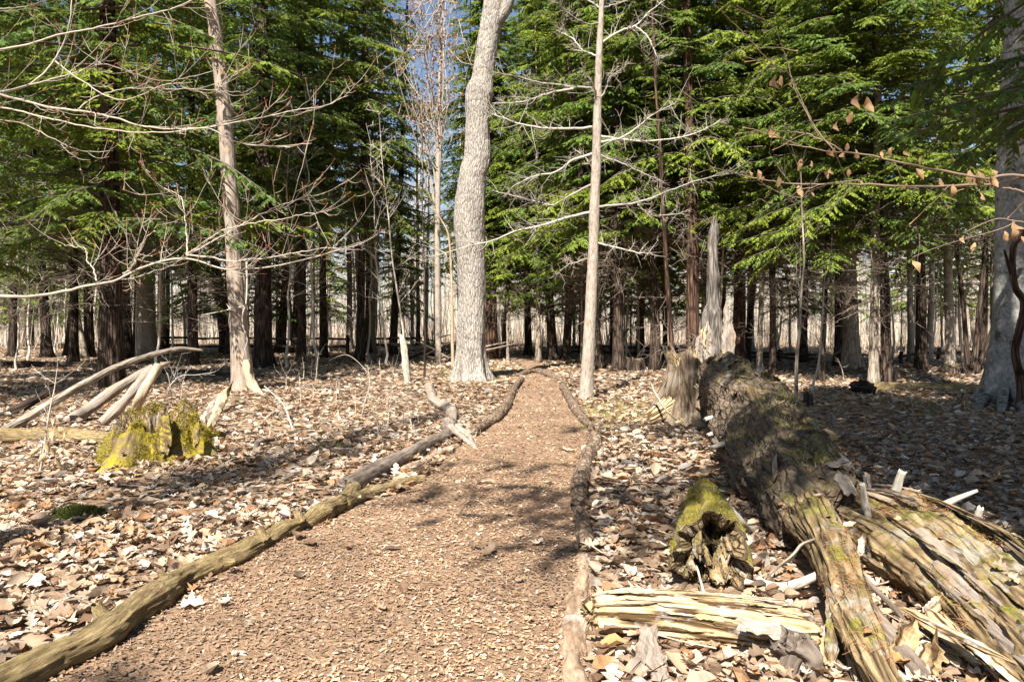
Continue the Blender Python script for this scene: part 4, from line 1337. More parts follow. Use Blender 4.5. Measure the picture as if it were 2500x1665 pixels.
# left edging, from the camera outwards
e1 = thing('edging_log', G(178, 1600), 'long olive mossy log edging the left of the path, forked at its end', 'log', 'path edging logs')
glog('stem', [(-160, 1745, 56), (30, 1642, 48), (178, 1575, 43), (250, 1535, 44), (326, 1482, 40), (400, 1436, 34), (445, 1408, 27), (520, 1375, 25), (593, 1342, 27), (640, 1318, 22), (685, 1293, 26), (730, 1278, 20), (770, 1259, 24), (833, 1225, 20), (866, 1188, 15)], 'path_log', None, 72, 420, 3, parent=e1, lump=.26, grain=.10, gs=(20, 20, 2.2), crack=.10)
glog('side_branch', [(820, 1242, 12), (854, 1222, 15), (905, 1200, 14), (960, 1184, 13), (1000, 1172, 12), (1034, 1167, 11)], 'path_log', None, 28, 90, 8, parent=e1, lump=.25, keep=True)
for i, (x, y, dx, dy, w) in enumerate(((250, 1500, -18, -22, .028), (405, 1412, -14, -16, .022), (640, 1305, -10, -18, .026), (730, 1262, -8, -14, .022), (560, 1372, 16, -2, .02))):
    D_ = G(x, y + 45)[1] + .05
    pole('knot', [P(x - dx * .8, y - dy * .8, D_), P(x, y, D_), P(x + dx, y + dy, D_)], [w * 1.9, w * 1.3, w * .8], 'path_log', None, 16, 14, 700 + i, parent=e1, lump=.3)
e2 = thing('edging_log', G(960, 1140), 'dark grey edging log with a sawn knob and gnarled root at its far end', 'log', 'path edging logs')
glog('stem', [(838, 1190, 22), (880, 1165, 24), (930, 1140, 23), (985, 1112, 20), (1040, 1085, 17), (1090, 1060, 15)], 'grey_log', None, 44, 170, 11, parent=e2, lump=.18, crack=.04)
kb = G(1098, 1062)
mb = MB()
q, rd = resample([kb + [.05, .16, .10], kb + [.0, .04, .15], kb + [-.03, -.05, .17]], [.09, .105, .092], 14)
sweep(mb, q, rd, 26, disp=log_disp(6, lump=.12), endj=.008, seed=4)
mb.build('sawn_knob', M['grey_log'], e2)
mb = MB()
for pl, w in (([(1092, 1048), (1120, 1052), (1145, 1065), (1160, 1088)], 15), ([(1120, 1050), (1140, 1045), (1158, 1060)], 9), ([(1100, 1052), (1128, 1068), (1150, 1078)], 11)):
    pts_ = []
    for j, (x, y) in enumerate(pl):
        g = G(x, y + 12)
        pts_.append(g + [0, 0, .12 - .1 * j / (len(pl) - 1)])
    q, rd = resample(pts_, np.linspace(w, w * .3, len(pl)) / F_PX * 10, 24)
    sweep(mb, q, rd, 14, disp=log_disp(7, lump=.3), seed=w)
mb.build('gnarled_root', M['ash_bark'], e2)
glog('edging_log', [(1150, 1054, 12), (1190, 1032, 13), (1222, 1008, 12), (1238, 985, 11), (1248, 962, 9), (1262, 938, 8), (1274, 925, 7)], 'brown_log', 'thin brown crooked edging log at the far left of the path', 28, 130, 14, lump=.3, grain=.1, group='path edging logs')
glog('crooked_log', [(1046, 940, 9), (1052, 960, 11), (1064, 980, 14), (1085, 990, 13), (1101, 1004, 12), (1107, 1034, 11)], 'dead_bark', 'crooked weathered log lying in litter behind the sawn knob', 30, 110, 19, lump=.35, grain=.1)
glog('mulch_slab', [(985, 1142, 9), (1040, 1118, 10), (1090, 1095, 9), (1120, 1083, 6)], 'buried_log', 'rotting reddish slab lying along the inside of the grey edging log', 20, 80, 77, emb=.2, lump=.4, grain=.12, endj=.1)
# right edging, from far to near
glog('edging_log', [(1372, 938, 8), (1384, 958, 10), (1398, 985, 11), (1415, 1010, 11), (1435, 1032, 10), (1446, 1046, 9)], 'brown_log', 'brown ribbed edging log right of the path by the limby dead tree', 28, 120, 23, lump=.25, ring=.25, group='path edging logs')
glog('edging_log', [(1456, 1066, 14), (1450, 1090, 16), (1436, 1112, 18), (1428, 1140, 18), (1418, 1170, 21), (1416, 1200, 22), (1416, 1232, 21)], 'brown_log', 'dark banded edging log lying half in shade right of the path', 40, 200, 27, lump=.12, ring=.42, group='path edging logs')
glog('edging_log', [(1420, 1242, 19), (1426, 1270, 20), (1430, 1300, 20), (1436, 1325, 17)], 'brown_log', 'short brown edging log between the banded and the sunken one', 44, 130, 31, emb=.3, lump=.3, ring=.15, grain=.12, group='path edging logs')
glog('edging_log', [(1424, 1345, 20), (1420, 1390, 26), (1416, 1440, 32), (1412, 1500, 38), (1412, 1560, 38), (1418, 1640, 40), (1425, 1760, 44)], 'buried_log', 'pale flaking edging log sunk in mulch at the path side', 64, 280, 35, emb=-.25, lump=.4, grain=.22, gs=(16, 16, 3), crack=.2, group='path edging logs')
glog('cross_log', [(1270, 915, 5), (1300, 905, 8), (1325, 908, 9), (1345, 915, 9), (1372, 922, 6)], 'brown_log', 'lumpy dark log across the far end of the path', 24, 90, 37, lump=.5)
glog('fallen_log', [(1100, 908, 5), (1180, 912, 6), (1230, 908, 5), (1280, 908, 4)], 'pale_bark', 'slender pale pole lying at the foot of the big grey tree', 16, 70, 38, lump=.2)

# left: mossy log, leaning poles and slabs
lg = 'leaning'
glog('mossy_log', [(-120, 1062, 22), (0, 1063, 21), (80, 1062, 20), (160, 1062, 20), (230, 1066, 19), (290, 1072, 17)], 'path_log', 'green mossy log lying behind the leafy seedling, left of the stump', 40, 160, 41, lump=.15)
glog('fallen_log', [(-120, 886, 8), (0, 888, 9), (120, 890, 9), (240, 893, 8), (330, 900, 6)], 'hemlock_bark', 'long dark log lying across the shaded floor behind the leaning pole', 22, 80, 43)
glog('fallen_log', [(390, 905, 7), (470, 908, 8), (560, 915, 7), (640, 918, 5)], 'hemlock_bark', 'dark low log lying in shade behind the bleached dead trunk', 20, 70, 44)


pole('leaning_pole', [G(-120, 1130) + [0, 0, .05], P(0, 1058, 10.4), P(118, 989, 11.0), P(207, 936, 11.6), P(311, 886, 12.4), P(429, 853, 13.2), P(496, 856, 13.6)], [.075, .07, .065, .06, .055, .04, .02], 'pale_bark', 'long pale pole slanting up over the debris left of the stump', seed=51, lump=.1)
pole('old_branch', [G(-60, 1048) + [0, 0, .06], P(0, 1022, 12.1), P(70, 985, 12.6), P(127, 952, 13.1)], [.09, .085, .08, .06], 'hemlock_bark', 'dark old branch slanting beneath the long pale pole', seed=52)
pole('old_branch', [G(168, 1034) + [0, 0, .04], P(215, 1000, 12.0), P(280, 952, 12.4), P(330, 922, 12.8), P(372, 896, 13.1)], [.085, .09, .085, .08, .06], 'dead_bark', 'thick mossy brown branch slanting up behind the stump, longest of its heap', seed=53, lump=.2)
pole('old_branch', [G(246, 1040) + [0, 0, .04], P(285, 1000, 11.4), P(330, 950, 11.8), P(368, 905, 12.2), P(412, 886, 12.6)], [.06, .085, .08, .065, .02], 'dead_bark', 'frayed brown branch slanting up behind the stump under the cut post', seed=54, lump=.25, grain=.12)
pole('cut_post', [G(321, 1020) - [0, 0, .05], P(340, 975, 11.05), P(362, 935, 11.15), P(388, 892, 11.3)], [.075, .075, .07, .065], 'dry_wood', 'short brown post with pale sawn end propped behind the stump', seed=55, lump=.12, endj=.015)
SLAB = True
pole('stick', [G(430, 1088) + [0, 0, .03], G(350, 1085) + [0, 0, .05], G(260, 1095) + [0, 0, .03], G(170, 1108) + [0, 0, .02]], [.02, .03, .035, .02], 'pale_bark', 'grey stick lying below the mossy log beside the stump', seed=57)
pole('stick', [G(525, 1020) + [0, 0, .03], G(600, 1013) + [0, 0, .04], G(690, 1014) + [0, 0, .03], G(760, 1002) + [0, 0, .02]], [.03, .03, .025, .01], 'grey_log', 'long dark stick lying in litter right of the stump', seed=58)
pole('stick', [G(530, 1018) + [0, 0, .02], G(560, 1005) + [0, 0, .08], G(595, 990) + [0, 0, .05]], [.035, .03, .012], 'pale_bark', 'short brown stick lying over the long dark stick', seed=59)
pole('stick', [G(630, 1048) + [0, 0, .02], G(660, 1026) + [0, 0, .09], G(675, 1015) + [0, 0, .06]], [.02, .03, .02], 'dry_wood', 'split pale stick crossing the end of the dark stick', seed=60)
pole('bleached_stick', [P(645, 942, 12.6), P(690, 985, 11.3), P(705, 1020, 10.7), P(718, 1060, 10.2), G(722, 1100) + [0, 0, .02]], [.008, .011, .012, .014, .018], 'lichen_wood', 'thin bleached stick slanting down over the open litter', 8, 50, seed=61)
pole('broken_stick', [G(620, 1120) + [0, 0, .01], G(628, 1100) + [0, 0, .09], G(640, 1098) + [0, 0, .11], G(700, 1075) + [0, 0, .03]], [.03, .032, .028, .015], 'grey_log', 'crooked grey broken stick standing on the litter below the slab', 12, 50, seed=62)
pole('white_stub', [G(994, 935) - [0, 0, .1], P(994, 920, 19.4), P(990, 890, 19.4), P(986, 855, 19.4), P(984, 838, 19.4), P(982, 822, 19.4)], [.08, .085, .085, .08, .075, .06], 'lichen_wood', 'short bleached broken stub standing before the brush pile', 24, 80, 63, lump=.15, grain=.2, endj=.12)
pole('curved_stem', [G(880, 1065), P(878, 1040, 11.5), P(890, 985, 12.5), P(903, 930, 13.2), P(885, 895, 13.8), P(845, 866, 14.2), P(800, 882, 14.5)], [.012, .012, .011, .010, .008, .007, .003], 'pale_bark', 'thin curved dead stem arching over the open litter', 7, 50, seed=64)

# brush pile beyond the white stub
bpile = thing('brush_pile', G(1040, 875), 'heap of fallen grey branches between the white stub and the grey tree', 'brush pile')
bq = np.random.default_rng(4)
for i in range(26):
    x0, y0 = bq.uniform(985, 1110), bq.uniform(858, 885)
    a_ = G(x0, y0)
    an = bq.normal(0, .5)
    L_ = bq.uniform(1.0, 3.6)
    b2 = a_ + [L_ * math.cos(an) * bq.choice([-1, 1]), L_ * math.sin(an) * .6, bq.uniform(.0, 1.1)]
    pole('branch', [a_ + [0, 0, .05], (a_ + b2) / 2 + [0, 0, bq.uniform(0, .35)], b2], [bq.uniform(.03, .075), .04, .01], bq.choice(['hemlock_bark', 'pale_bark', 'dead_bark']), None, 7, 16, i, parent=bpile)
# low stumps and far logs
def stump(name, c, r, hfun, rfun, label, mat, n=80, kz=40, wall=.35, depth=.5, seed=1, sink=None, cat='stump', keep=True, inner='rotten_dark', parent=None, tagit=True, disp=None):
    """broken stump: outer skin up to hfun(theta), ragged rim, hollow inside"""
    th = np.arange(n) / n * 2 * math.pi
    Ht = hfun(th)
    u = np.linspace(0, 1, kz) ** 1.15
    Z = u[:, None] * Ht[None]
    Rr = rfun(th[None] + 0 * Z, Z)
    bco = np.stack([np.cos(th)[None] * r + 0 * Z, np.sin(th)[None] * r + 0 * Z, Z], -1) + seed * 3.3
    g = fbm(bco * np.array([13, 13, 2.2]), seed, 4)
    Rr = Rr + r * .16 * g + r * .12 * fbm(bco * np.array([4, 4, 2.]), seed + 3, 3) - r * .10 * np.clip(1 - np.abs(fbm(bco * np.array([9, 9, 1.1]), seed + 7, 2)) * 7, 0, 1)
    V = np.stack([np.cos(th)[None] * Rr, np.sin(th)[None] * Rr, Z - .06 * (u[:, None] == 0)], -1)
    ui = np.linspace(0, 1, 14)
    Zi = Ht[None] * (1 - ui[:, None]) + np.minimum(Ht * .4, Ht.min() * depth)[None] * ui[:, None]
    if sink is not None:
        Zi = Ht[None] - sink * ui[:, None] * (1 + .8 * fbm(np.stack([np.cos(th) * 2 + 3, np.sin(th) * 2, th * 0], -1), seed + 31, 3))[None]
    top = Rr[-1]
    Ri = np.maximum(top * (1 - wall * np.minimum(ui[:, None] * 3, 1)), .01) * (1 - .5 * ui[:, None]) + r * .06 * fbm(np.stack([np.cos(th)[None] * 3 + 0 * Zi, np.sin(th)[None] * 3 + 0 * Zi, Zi * 3], -1), seed + 11, 3)
    Vi = np.stack([np.cos(th)[None] * Ri, np.sin(th)[None] * Ri, Zi], -1)
    VV = np.concatenate([V, Vi[1:]], 0) + np.asarray(c)
    A_ = np.concatenate([bco, bco[-1:] + np.zeros((13, 1, 1)) + np.stack([Vi[1:, :, 0], Vi[1:, :, 1], Zi[1:]], -1)], 0)
    idx = np.arange(VV.shape[0] * n).reshape(-1, n)
    a0, b0 = idx[:-1], idx[1:]
    F = np.stack([a0, np.roll(a0, -1, 1), np.roll(b0, -1, 1), b0], -1)
    mb = MB()
    mb.add(VV, F[:kz - 1].reshape(-1, 4), A_)
    fi = F[kz - 1:].reshape(-1, 4)
    mb.f.append(fi)
    mb.m.append(np.ones(len(fi), int))
    last = idx[-1]
    cpos = VV[-1].mean(0)
    mb.v.append(cpos[None])
    mb.a.append(cpos[None])
    mb.c.append(np.ones((1, 3)))
    mb.f.append(np.stack([last, np.roll(last, -1), np.full(n, mb.n), -np.ones(n, int)], -1))
    mb.m.append(np.ones(n, int))
    mb.n += 1
    o = mb.build(name, [M[mat], M[inner]], parent)
    if tagit:
        tag(o, label, cat)
    if keep:
        KEEP.append((c[0], c[1], r * 1.05))
    return o


def jag(th, seed, a=1.0, f=3):
    return a * fbm(np.stack([np.cos(th) * f, np.sin(th) * f, th * 0], -1), seed, 4)


lobe = lambda base, fl, fall, k, ph: (lambda th, z: base + fl * np.exp(-z / fall) * (.6 + .6 * np.cos(k * th + ph)))
g = G(1548, 905)
stump('low_stump', g, .33, lambda th: .42 + jag(th, 3, .12), lobe(.30, .14, .15, 5, 1), 'low dark rotten stump beside the hemlock with sunlit foot', 'hemlock_bark', 40, 16, seed=2)
g = G(2332, 912)
mb = MB()
stump('mound_stump', g, .45, lambda th: .26 + jag(th, 5, .12), lambda th, z: .55 - z * .9 + 0 * th, 'small dark mound of rot at the foot of the bright pale trunk', 'hemlock_bark', 40, 14, seed=4)
rg = thing('fallen_mossy_log', G(2240, 955), 'long mossy log with torn dark butt lying beyond the fallen tree', 'log')
glog('stem', [(2105, 946, 14), (2180, 945, 14), (2260, 944, 12), (2340, 945, 10), (2420, 947, 7)], 'path_log', None, 28, 110, 71, parent=rg, lump=.2)
pole('root_mass', [G(2128, 962) + [0, 0, .12], G(2105, 964) + [0, 0, .14], G(2082, 962) + [0, 0, .12]], [.13, .22, .10], 'hemlock_bark', None, 26, 30, 72, parent=rg, lump=.6, grain=.3)
glog('fallen_log', [(1990, 1024, 4), (2060, 1027, 5), (2140, 1032, 4)], 'rotten_dark', 'thin reddish rotten pole lying in shaded litter beyond the fallen tree', 14, 60, 73)
glog('fallen_log', [(2290, 963, 3), (2380, 962, 4), (2460, 966, 3)], 'hemlock_bark', 'thin dark pole lying before the grey beech roots', 12, 50, 74)
stump('little_stub', G(1972, 992), .09, lambda th: .26 + jag(th, 9, .12), lobe(.08, .03, .1, 3, 1), 'small dark rotten stub beside the fallen trunk', 'hemlock_bark', 24, 12, seed=6)
for (pl, w, lab, mt) in (([(1945, 985), (1944, 900), (1952, 800), (1956, 720), (1963, 640), (1958, 520), (1955, 420)], 5, 'thin crooked sapling stem rising past the fallen rails', 'pale_bark'),
                         ([(1981, 972), (1986, 935), (1998, 890), (2006, 800), (2012, 700)], 4, 'pale thin leaning stem beside a slim dark hemlock', 'lichen_wood'),
                         ([(1106, 898), (1104, 800), (1103, 700), (1098, 600), (1090, 560), (1060, 510)], 4.5, 'pale slim sapling pressed close to the big grey tree', 'dry_wood')):
    g = G(*pl[0])
    pts_ = [g - [0, 0, .05]] + [P(x, y, g[1]) for x, y in pl[1:]]
    q, rd = resample(pts_, np.linspace(w, 1.2, len(pl)) / F_PX * g[1], 60)
    s_ = thing('sapling', g, lab, 'sapling')
    mb = MB()
    sweep(mb, q, rd, 9)
    mb.build('stem', M[mt], s_)
    mb = MB()
    tr2 = np.random.default_rng(int(w * 10))
    twig_set(mb, q, rd, 26, .25, .9, tr2, up=.3, start=.3, level=2, bud=False, col0=np.array([.25, .2, .15]), col1=np.array([.2, .14, .1]))
    mb.build('twig', M['twig'], s_)

# rail fences
def fence(pix, label, post_h=1.0, rails=(.42, .78), seed=1, tilt=0.0):
    r = np.random.default_rng(seed)
    g0 = G(*pix[0])
    root = thing('rail_fence', g0, label, 'fence')
    pp_ = [G(*p) for p in pix]
    for i, p in enumerate(pp_):
        pole('post', [p - [0, 0, .2], p + [r.normal(0, .03), 0, post_h * .5], p + [r.normal(0, .05), 0, post_h * r.uniform(.9, 1.1)]], [.085, .08, .07], 'hemlock_bark', None, 8, 10, i, parent=root)
    for a_, b2 in zip(pp_[:-1], pp_[1:]):
        for h in rails:
            pole('rail', [a_ + [-.1, -.03, h + r.normal(0, .03)], (a_ + b2) / 2 + [0, 0, h + r.normal(0, .03)], b2 + [.1, -.03, h + r.normal(0, .03)]], [.05, .06, .05], 'hemlock_bark', None, 8, 10, int(h * 10), parent=root)


fence([(380, 862), (475, 862), (570, 863), (660, 863), (752, 864), (848, 866)], 'dark two-rail fence running through the left stand to a free end post', 1.0)
fence([(886, 862), (955, 862), (1025, 862)], 'short stretch of split-rail fence left of the brush pile', .9, seed=3)
fence([(1388, 874), (1470, 875), (1560, 878), (1650, 880)], 'two-rail fence running behind the centre hemlocks', .62, (.28, .52), seed=5)
fence([(1815, 884), (1905, 886), (1998, 888)], 'low sagging rails of the fence past the tall snag', .5, (.22, .40), seed=7)
fence([(2200, 890), (2290, 880), (2350, 876), (2440, 872)], 'broken slanting rails of fence among sunlit leaves near the grey beech', .5, (.30,), seed=9)


# ------------------------------------------------------------------ moss, shards
def surf_samples(o, n, seed, zmin=.25, noise_thr=None, nsc=4.0):
    me = o.data
    k = len(me.polygons)
    c = np.empty(k * 3); me.polygons.foreach_get('center', c); c = c.reshape(-1, 3)
    nn = np.empty(k * 3); me.polygons.foreach_get('normal', nn); nn = nn.reshape(-1, 3)
    ar = np.empty(k); me.polygons.foreach_get('area', ar)
    mw = np.array(o.matrix_basis)
    c = c @ mw[:3, :3].T + mw[:3, 3]
    nn = nrm(nn @ mw[:3, :3].T)
    w = ar * np.clip(nn[:, 2] - zmin, 0, 1)
    if noise_thr is not None:
        w = w * (fbm(c * nsc, seed + 5, 3) > noise_thr)
    if w.sum() <= 0:
        return np.zeros((0, 3)), np.zeros((0, 3))
    r = np.random.default_rng(seed)
    i = r.choice(k, n, p=w / w.sum())
    return c[i] + r.normal(0, 1, (n, 3)) * (np.sqrt(ar[i]) * .45)[:, None], nn[i]


def tufts(mb, p, nv, r, lo, hi, wid, cols, lean=.5):
    n = len(p)
    if n == 0:
        return
    d = nrm(nv + r.normal(0, lean, (n, 3)))
    h = r.uniform(lo, hi, n)[:, None]
    w = nrm(np.cross(d, r.normal(0, 1, (n, 3)))) * (wid * r.uniform(.6, 1.3, n))[:, None]
    v = np.stack([p - w - d * .004, p + w - d * .004, p + d * h], 1).reshape(-1, 3)
    c = np.asarray(cols)[r.integers(0, len(cols), n)] * r.uniform(.7, 1.2, (n, 1))
    mb.add(v, np.arange(n * 3).reshape(-1, 3), None, np.repeat(c, 3, 0))


MOSSC = [(0.36, 0.285, 0.028), (0.27, 0.22, 0.022), (0.42, 0.33, 0.04), (0.19, 0.155, 0.02)]


def moss_part(o, parent, n, seed, zmin=.1, thr=-.15, lo=.008, hi=.026, wid=.004, cols=MOSSC, nsc=4.0):
    mb = MB()
    p, nv = surf_samples(o, n, seed, zmin, thr, nsc)
    tufts(mb, p, nv, np.random.default_rng(seed), lo, hi, wid, cols)
    m_ = mb.build('moss', M['moss_blade'], parent)
    m_['kind'] = 'stuff'
    return m_


def shard(name, p0, p1, w, th_, mat, parent=None, seed=1, up=(0, 0, 1), bend=0.0, k=12, tips=(.5, .25)):
    """splinter of wood: flat, with ragged tapered ends"""
    r = np.random.default_rng(seed)
    p0, p1 = np.asarray(p0, float), np.asarray(p1, float)
    t = np.linspace(0, 1, k)
    ax = nrm((p1 - p0)[None])[0]
    sd_ = nrm(np.cross(ax, np.asarray(up, float))[None])[0]
    nn = np.cross(sd_, ax)
    cen = p0 + (p1 - p0) * t[:, None] + nn * (bend * np.sin(t * math.pi))[:, None] + sd_ * np.cumsum(r.normal(0, w * .05, k))[:, None]
    prof = np.minimum(1, np.minimum((t + .02) / .12 + tips[0], (1 - t) / .2 + tips[1]))
    ang = np.array([0, .6, 1.2, 1.9, 2.6, 3.2, 4.0, 5.0, 5.6])
    n = len(ang)
    rw = w * prof[:, None] * (1 + r.normal(0, .14, (k, n)) + r.normal(0, .14, (1, n)))
    rt = th_ * prof[:, None] ** .5 * (1 + r.normal(0, .25, (k, n)) + r.normal(0, .2, (1, n)))
    v = cen[:, None] + sd_ * (np.cos(ang) * rw)[..., None] + nn * (np.sin(ang) * rt)[..., None]
    v[0] += ax * r.normal(0, w * .5, (n, 1))
    v[-1] += ax * r.normal(0, w * .8, (n, 1))
    idx = np.arange(k * n).reshape(k, n)
    a, b = idx[:-1], idx[1:]
    F = np.stack([a, np.roll(a, -1, 1), np.roll(b, -1, 1), b], -1).reshape(-1, 4)
    L_ = np.linalg.norm(p1 - p0)
    bco = np.stack([np.cos(ang)[None] * w + 0 * rw, np.sin(ang)[None] * th_ + 0 * rw, t[:, None] * L_ + 0 * rw], -1) + r.uniform(0, 9)
    mb = MB()
    c0, c1 = v[0].mean(0), v[-1].mean(0)
    vv = np.concatenate([v.reshape(-1, 3), [c0, c1]])
    bb = np.concatenate([bco.reshape(-1, 3), [bco[0].mean(0), bco[-1].mean(0)]])
    i0, i1 = idx[0], idx[-1]
    m1 = -np.ones(n, int)
    T0 = np.stack([np.roll(i0, -1), i0, np.full(n, k * n), m1], -1)
    T1 = np.stack([i1, np.roll(i1, -1), np.full(n, k * n + 1), m1], -1)
    add_raw(mb, vv, np.concatenate([F, T0, T1]), bb, None, 0)
    return mb.build(name, M[mat], parent, smooth=False)


sl_ = thing('broken_slab', G(502, 1045), 'pale splintered slab leaning up right of the mossy stump', 'wood slab')
for i, (x, y, x2, y2, w, D_) in enumerate(((500, 1048, 552, 955, .075, 9.7), (508, 1046, 562, 940, .06, 9.78), (492, 1040, 530, 968, .05, 9.66), (515, 1042, 545, 975, .045, 9.64))):
    shard('splinter', P(x, y, D_), P(x2, y2, D_ + .3), w, .05, ['dry_wood', 'rotten', 'dead_bark', 'dry_wood'][i], sl_, 440 + i, up=(0, -1, .2), k=18, tips=(.8, .1))

# ------------------------------------------------------------------ mossy stump at left
M['stump_rot'] = bark('stump_rot', ((0.03, 0.02, 0.012), (0.12, 0.085, 0.045), (0.27, 0.20, 0.12)), (22, 22, 4), 1.0, .03, moss=(0.32, 0.25, 0.025), moss_thr=.56, up=.14)
sg_ = G(375, 1118)
sroot = thing('mossy_stump', sg_, 'bright yellow-green mossy stump, split and hollow, left of the path', 'stump')


def hS(th):
    g_ = lambda c, w: np.exp(-((np.angle(np.exp(1j * (th - c)))) / w) ** 2)
    return .40 + .24 * g_(1.9, .5) + .24 * g_(.1, .5) + .06 * g_(3.3, .6) - .12 * g_(-1.15, .3) - .10 * g_(-2.2, .5) + jag(th, 41, .20, 3)


so_ = stump('body', sg_, .5, hS, lambda th, z: .44 + .26 * np.exp(-z / .18) * (.7 + .45 * np.cos(4 * th + .6)) - .16 * z + .07 * np.cos(3 * th) + .03 * np.cos(7 * th), None, 'stump_rot', 120, 60, wall=.3, depth=.35, seed=14, parent=sroot, tagit=False)
for i, (x, y, x2, y2, w) in enumerate(((300, 1105, 236, 1140, .12), (450, 1095, 556, 1066, .11), (340, 1120, 300, 1150, .10), (430, 1115, 420, 1135, .09))):
    a_, b2 = G(x, y), G(x2, y2)
    q, rd = resample([a_ + [0, 0, .18], (a_ + b2) / 2 + [0, 0, .07], b2 + [0, 0, -.02]], [w * 1.2, w, w * .4], 24)
    mb = MB()
    sweep(mb, q, rd, 18, disp=log_disp(30 + i, lump=.3), seed=i)
    ro = mb.build('root', M['moss'], sroot)
    moss_part(ro, sroot, 1200, 300 + i, .0, -.3)
moss_part(so_, sroot, 20000, 301, -.4, -.02, hi=.034, nsc=3)
for i, (x, y, y2, w) in enumerate(((412, 1085, 1008, .05), (404, 1110, 1040, .05), (478, 1090, 1030, .035))):
    D_ = sg_[1] - .42 + .05 * i
    shard('wood_slab', P(x, y, D_), P(x + (i % 3 - 1) * 6, y2, D_ + .1), w, .03, 'stump_rot', sroot, 40 + i, up=(0, -1, 0))
# needles and dry grass caught on it
mb = MB()
p_, nv = surf_samples(so_, 300, 55, -.2, None)
rq = np.random.default_rng(4)
tufts(mb, p_, nv, rq, .03, .14, .0014, [(.45, .3, .14), (.55, .42, .22)], 1.2)
o = mb.build('needle', M['grass'], sroot)
o['kind'] = 'stuff'

# ------------------------------------------------------------------ broken snag with spire, right of centre
SD = 11.9
M['snag_wood'] = bark('snag_wood', ((0.03, 0.022, 0.015), (0.15, 0.108, 0.070), (0.33, 0.25, 0.165)), (22, 22, 4.0), 1.0, .04, patch=(0.19, 0.16, 0.125), patch_thr=.55, fissure=.2)
bg = gz(P(1692, 1030, 11.6))
broot2 = thing('broken_snag', bg, 'tall splintered snag over a torn root-flared stump where the big trunk broke', 'snag')


def hB(th):
    g_ = lambda c, w: np.exp(-((np.angle(np.exp(1j * (th - c)))) / w) ** 2)
    return .92 + .25 * g_(2.6, .5) + .35 * g_(1.4, .5) + .20 * g_(-2.0, .35) - .35 * g_(-.6, .5) + jag(th, 71, .22, 4)


stump('body', bg, .42, hB, lambda th, z: .40 + .46 * np.exp(-z / .40) * (.75 + .5 * np.cos(4 * th - .4)) + .05 * np.cos(3 * th) + .03 * np.cos(8 * th + z * 3), None, 'snag_wood', 160, 110, wall=.35, depth=.4, seed=24, parent=broot2, tagit=False)
sp = [(1745, 1000, 30), (1744, 900, 34), (1743, 860, 33), (1742, 810, 31), (1742, 768, 29), (1741, 745, 21), (1742, 700, 18), (1741, 640, 17), (1739, 600, 17), (1741, 572, 16), (1743, 556, 13), (1744, 545, 9)]
q, rd = resample([P(x, y, 12.15) for x, y, w in sp], [w * .82 / F_PX * 12.15 for x, y, w in sp], 170)
q[:12, 2] = np.maximum(q[:12, 2], bg[2] - .05)
mb = MB()
sweep(mb, q, rd, 56, disp=log_disp(81, lump=.22, grain=.22, gs=(16, 16, 1.3), crack=.22), cap=True, endj=.3, seed=8)
M['snag_grey'] = bark('snag_grey', ((0.03, 0.026, 0.022), (0.14, 0.12, 0.10), (0.28, 0.245, 0.21)), (26, 26, 3), 1.0, .03, fissure=.2)
mb.build('spire', M['snag_grey'], broot2)
for i, (x, y, x2, y2, w, D_) in enumerate(((1785, 905, 1783, 790, .07, 12.0), (1722, 885, 1726, 788, .08, 11.8), (1709, 900, 1714, 815, .06, 11.6), (1768, 880, 1770, 735, .055, 12.0), (1696, 960, 1704, 862, .07, 11.45), (1735, 900, 1733, 800, .06, 11.75), (1680, 1000, 1700, 900, .06, 11.4))):
    shard('splinter', P(x, y, D_), P(x2, y2, D_ + .05), w, .03, 'rotten' if i in (1, 4) else 'dead_bark', broot2, 60 + i, up=(0, -1, 0), k=16, tips=(.6, .05))
for i, (x, y, x2, y2, w) in enumerate(((1660, 985, 1535, 1034, .12), (1690, 1010, 1648, 1040, .15), (1700, 1015, 1700, 1045, .11), (1660, 990, 1600, 1012, .09))):
    a_ = P(x, y, 11.4)
    b2 = G(x2, y2)
    q, rd = resample([a_ + [.05, .05, .12], a_ * .6 + b2 * .4 + [0, 0, -.02], a_ * .25 + b2 * .75 + [0, 0, -.05], b2 + [0, 0, -.03]], [w * 1.5, w * 1.2, w * .8, w * .3], 40)
    mb = MB()
    sweep(mb, q, rd, 24, disp=log_disp(90 + i, lump=.25, grain=.14, gs=(18, 18, 1.6), crack=.1), seed=i)
    mb.build('root', M['rotten_dark' if i else 'rotten'], broot2)
KEEP.append((bg[0], bg[1], .6))

# ------------------------------------------------------------------ the big fallen trunk
froot = thing('fallen_tree', gz((2.5, 7.2)), 'huge fallen trunk with crumbling bark running from the snag to a splintered rotten end', 'fallen trunk')
A = [(3.14, 11.35, .74), (3.02, 10.2, .68), (2.86, 9.0, .58), (2.68, 8.0, .48), (2.52, 7.1, .38), (2.36, 6.3, .30), (2.24, 5.6, .23), (2.16, 5.0, .16)]
Ar = [.32, .40, .44, .46, .46, .44, .38, .28]
q, rd = resample(A, Ar, 300)
mb = MB()
fd = log_disp(101, lump=.14, grain=.10, gs=(13, 13, 3), crack=.03)


def big_disp(b, th, t, r):
    d = fd(b, th, t, r)
    pl = fbm(b * np.array([7, 7, 3.2]), 5, 3)
    d = d + .03 * pl + .025 * fbm(b * 16, 8, 4) + .012 * np.clip(fbm(b * np.array([9, 9, 5]) + 3, 18, 3) * 4, -1, 1) + .02 * fbm(b * 34, 28, 3)
    hole = fbm(b * np.array([2.2, 2.2, 1.6]) + 4, 15, 2)
    return d - .10 * np.clip((hole - .35) * 5, 0, 1)


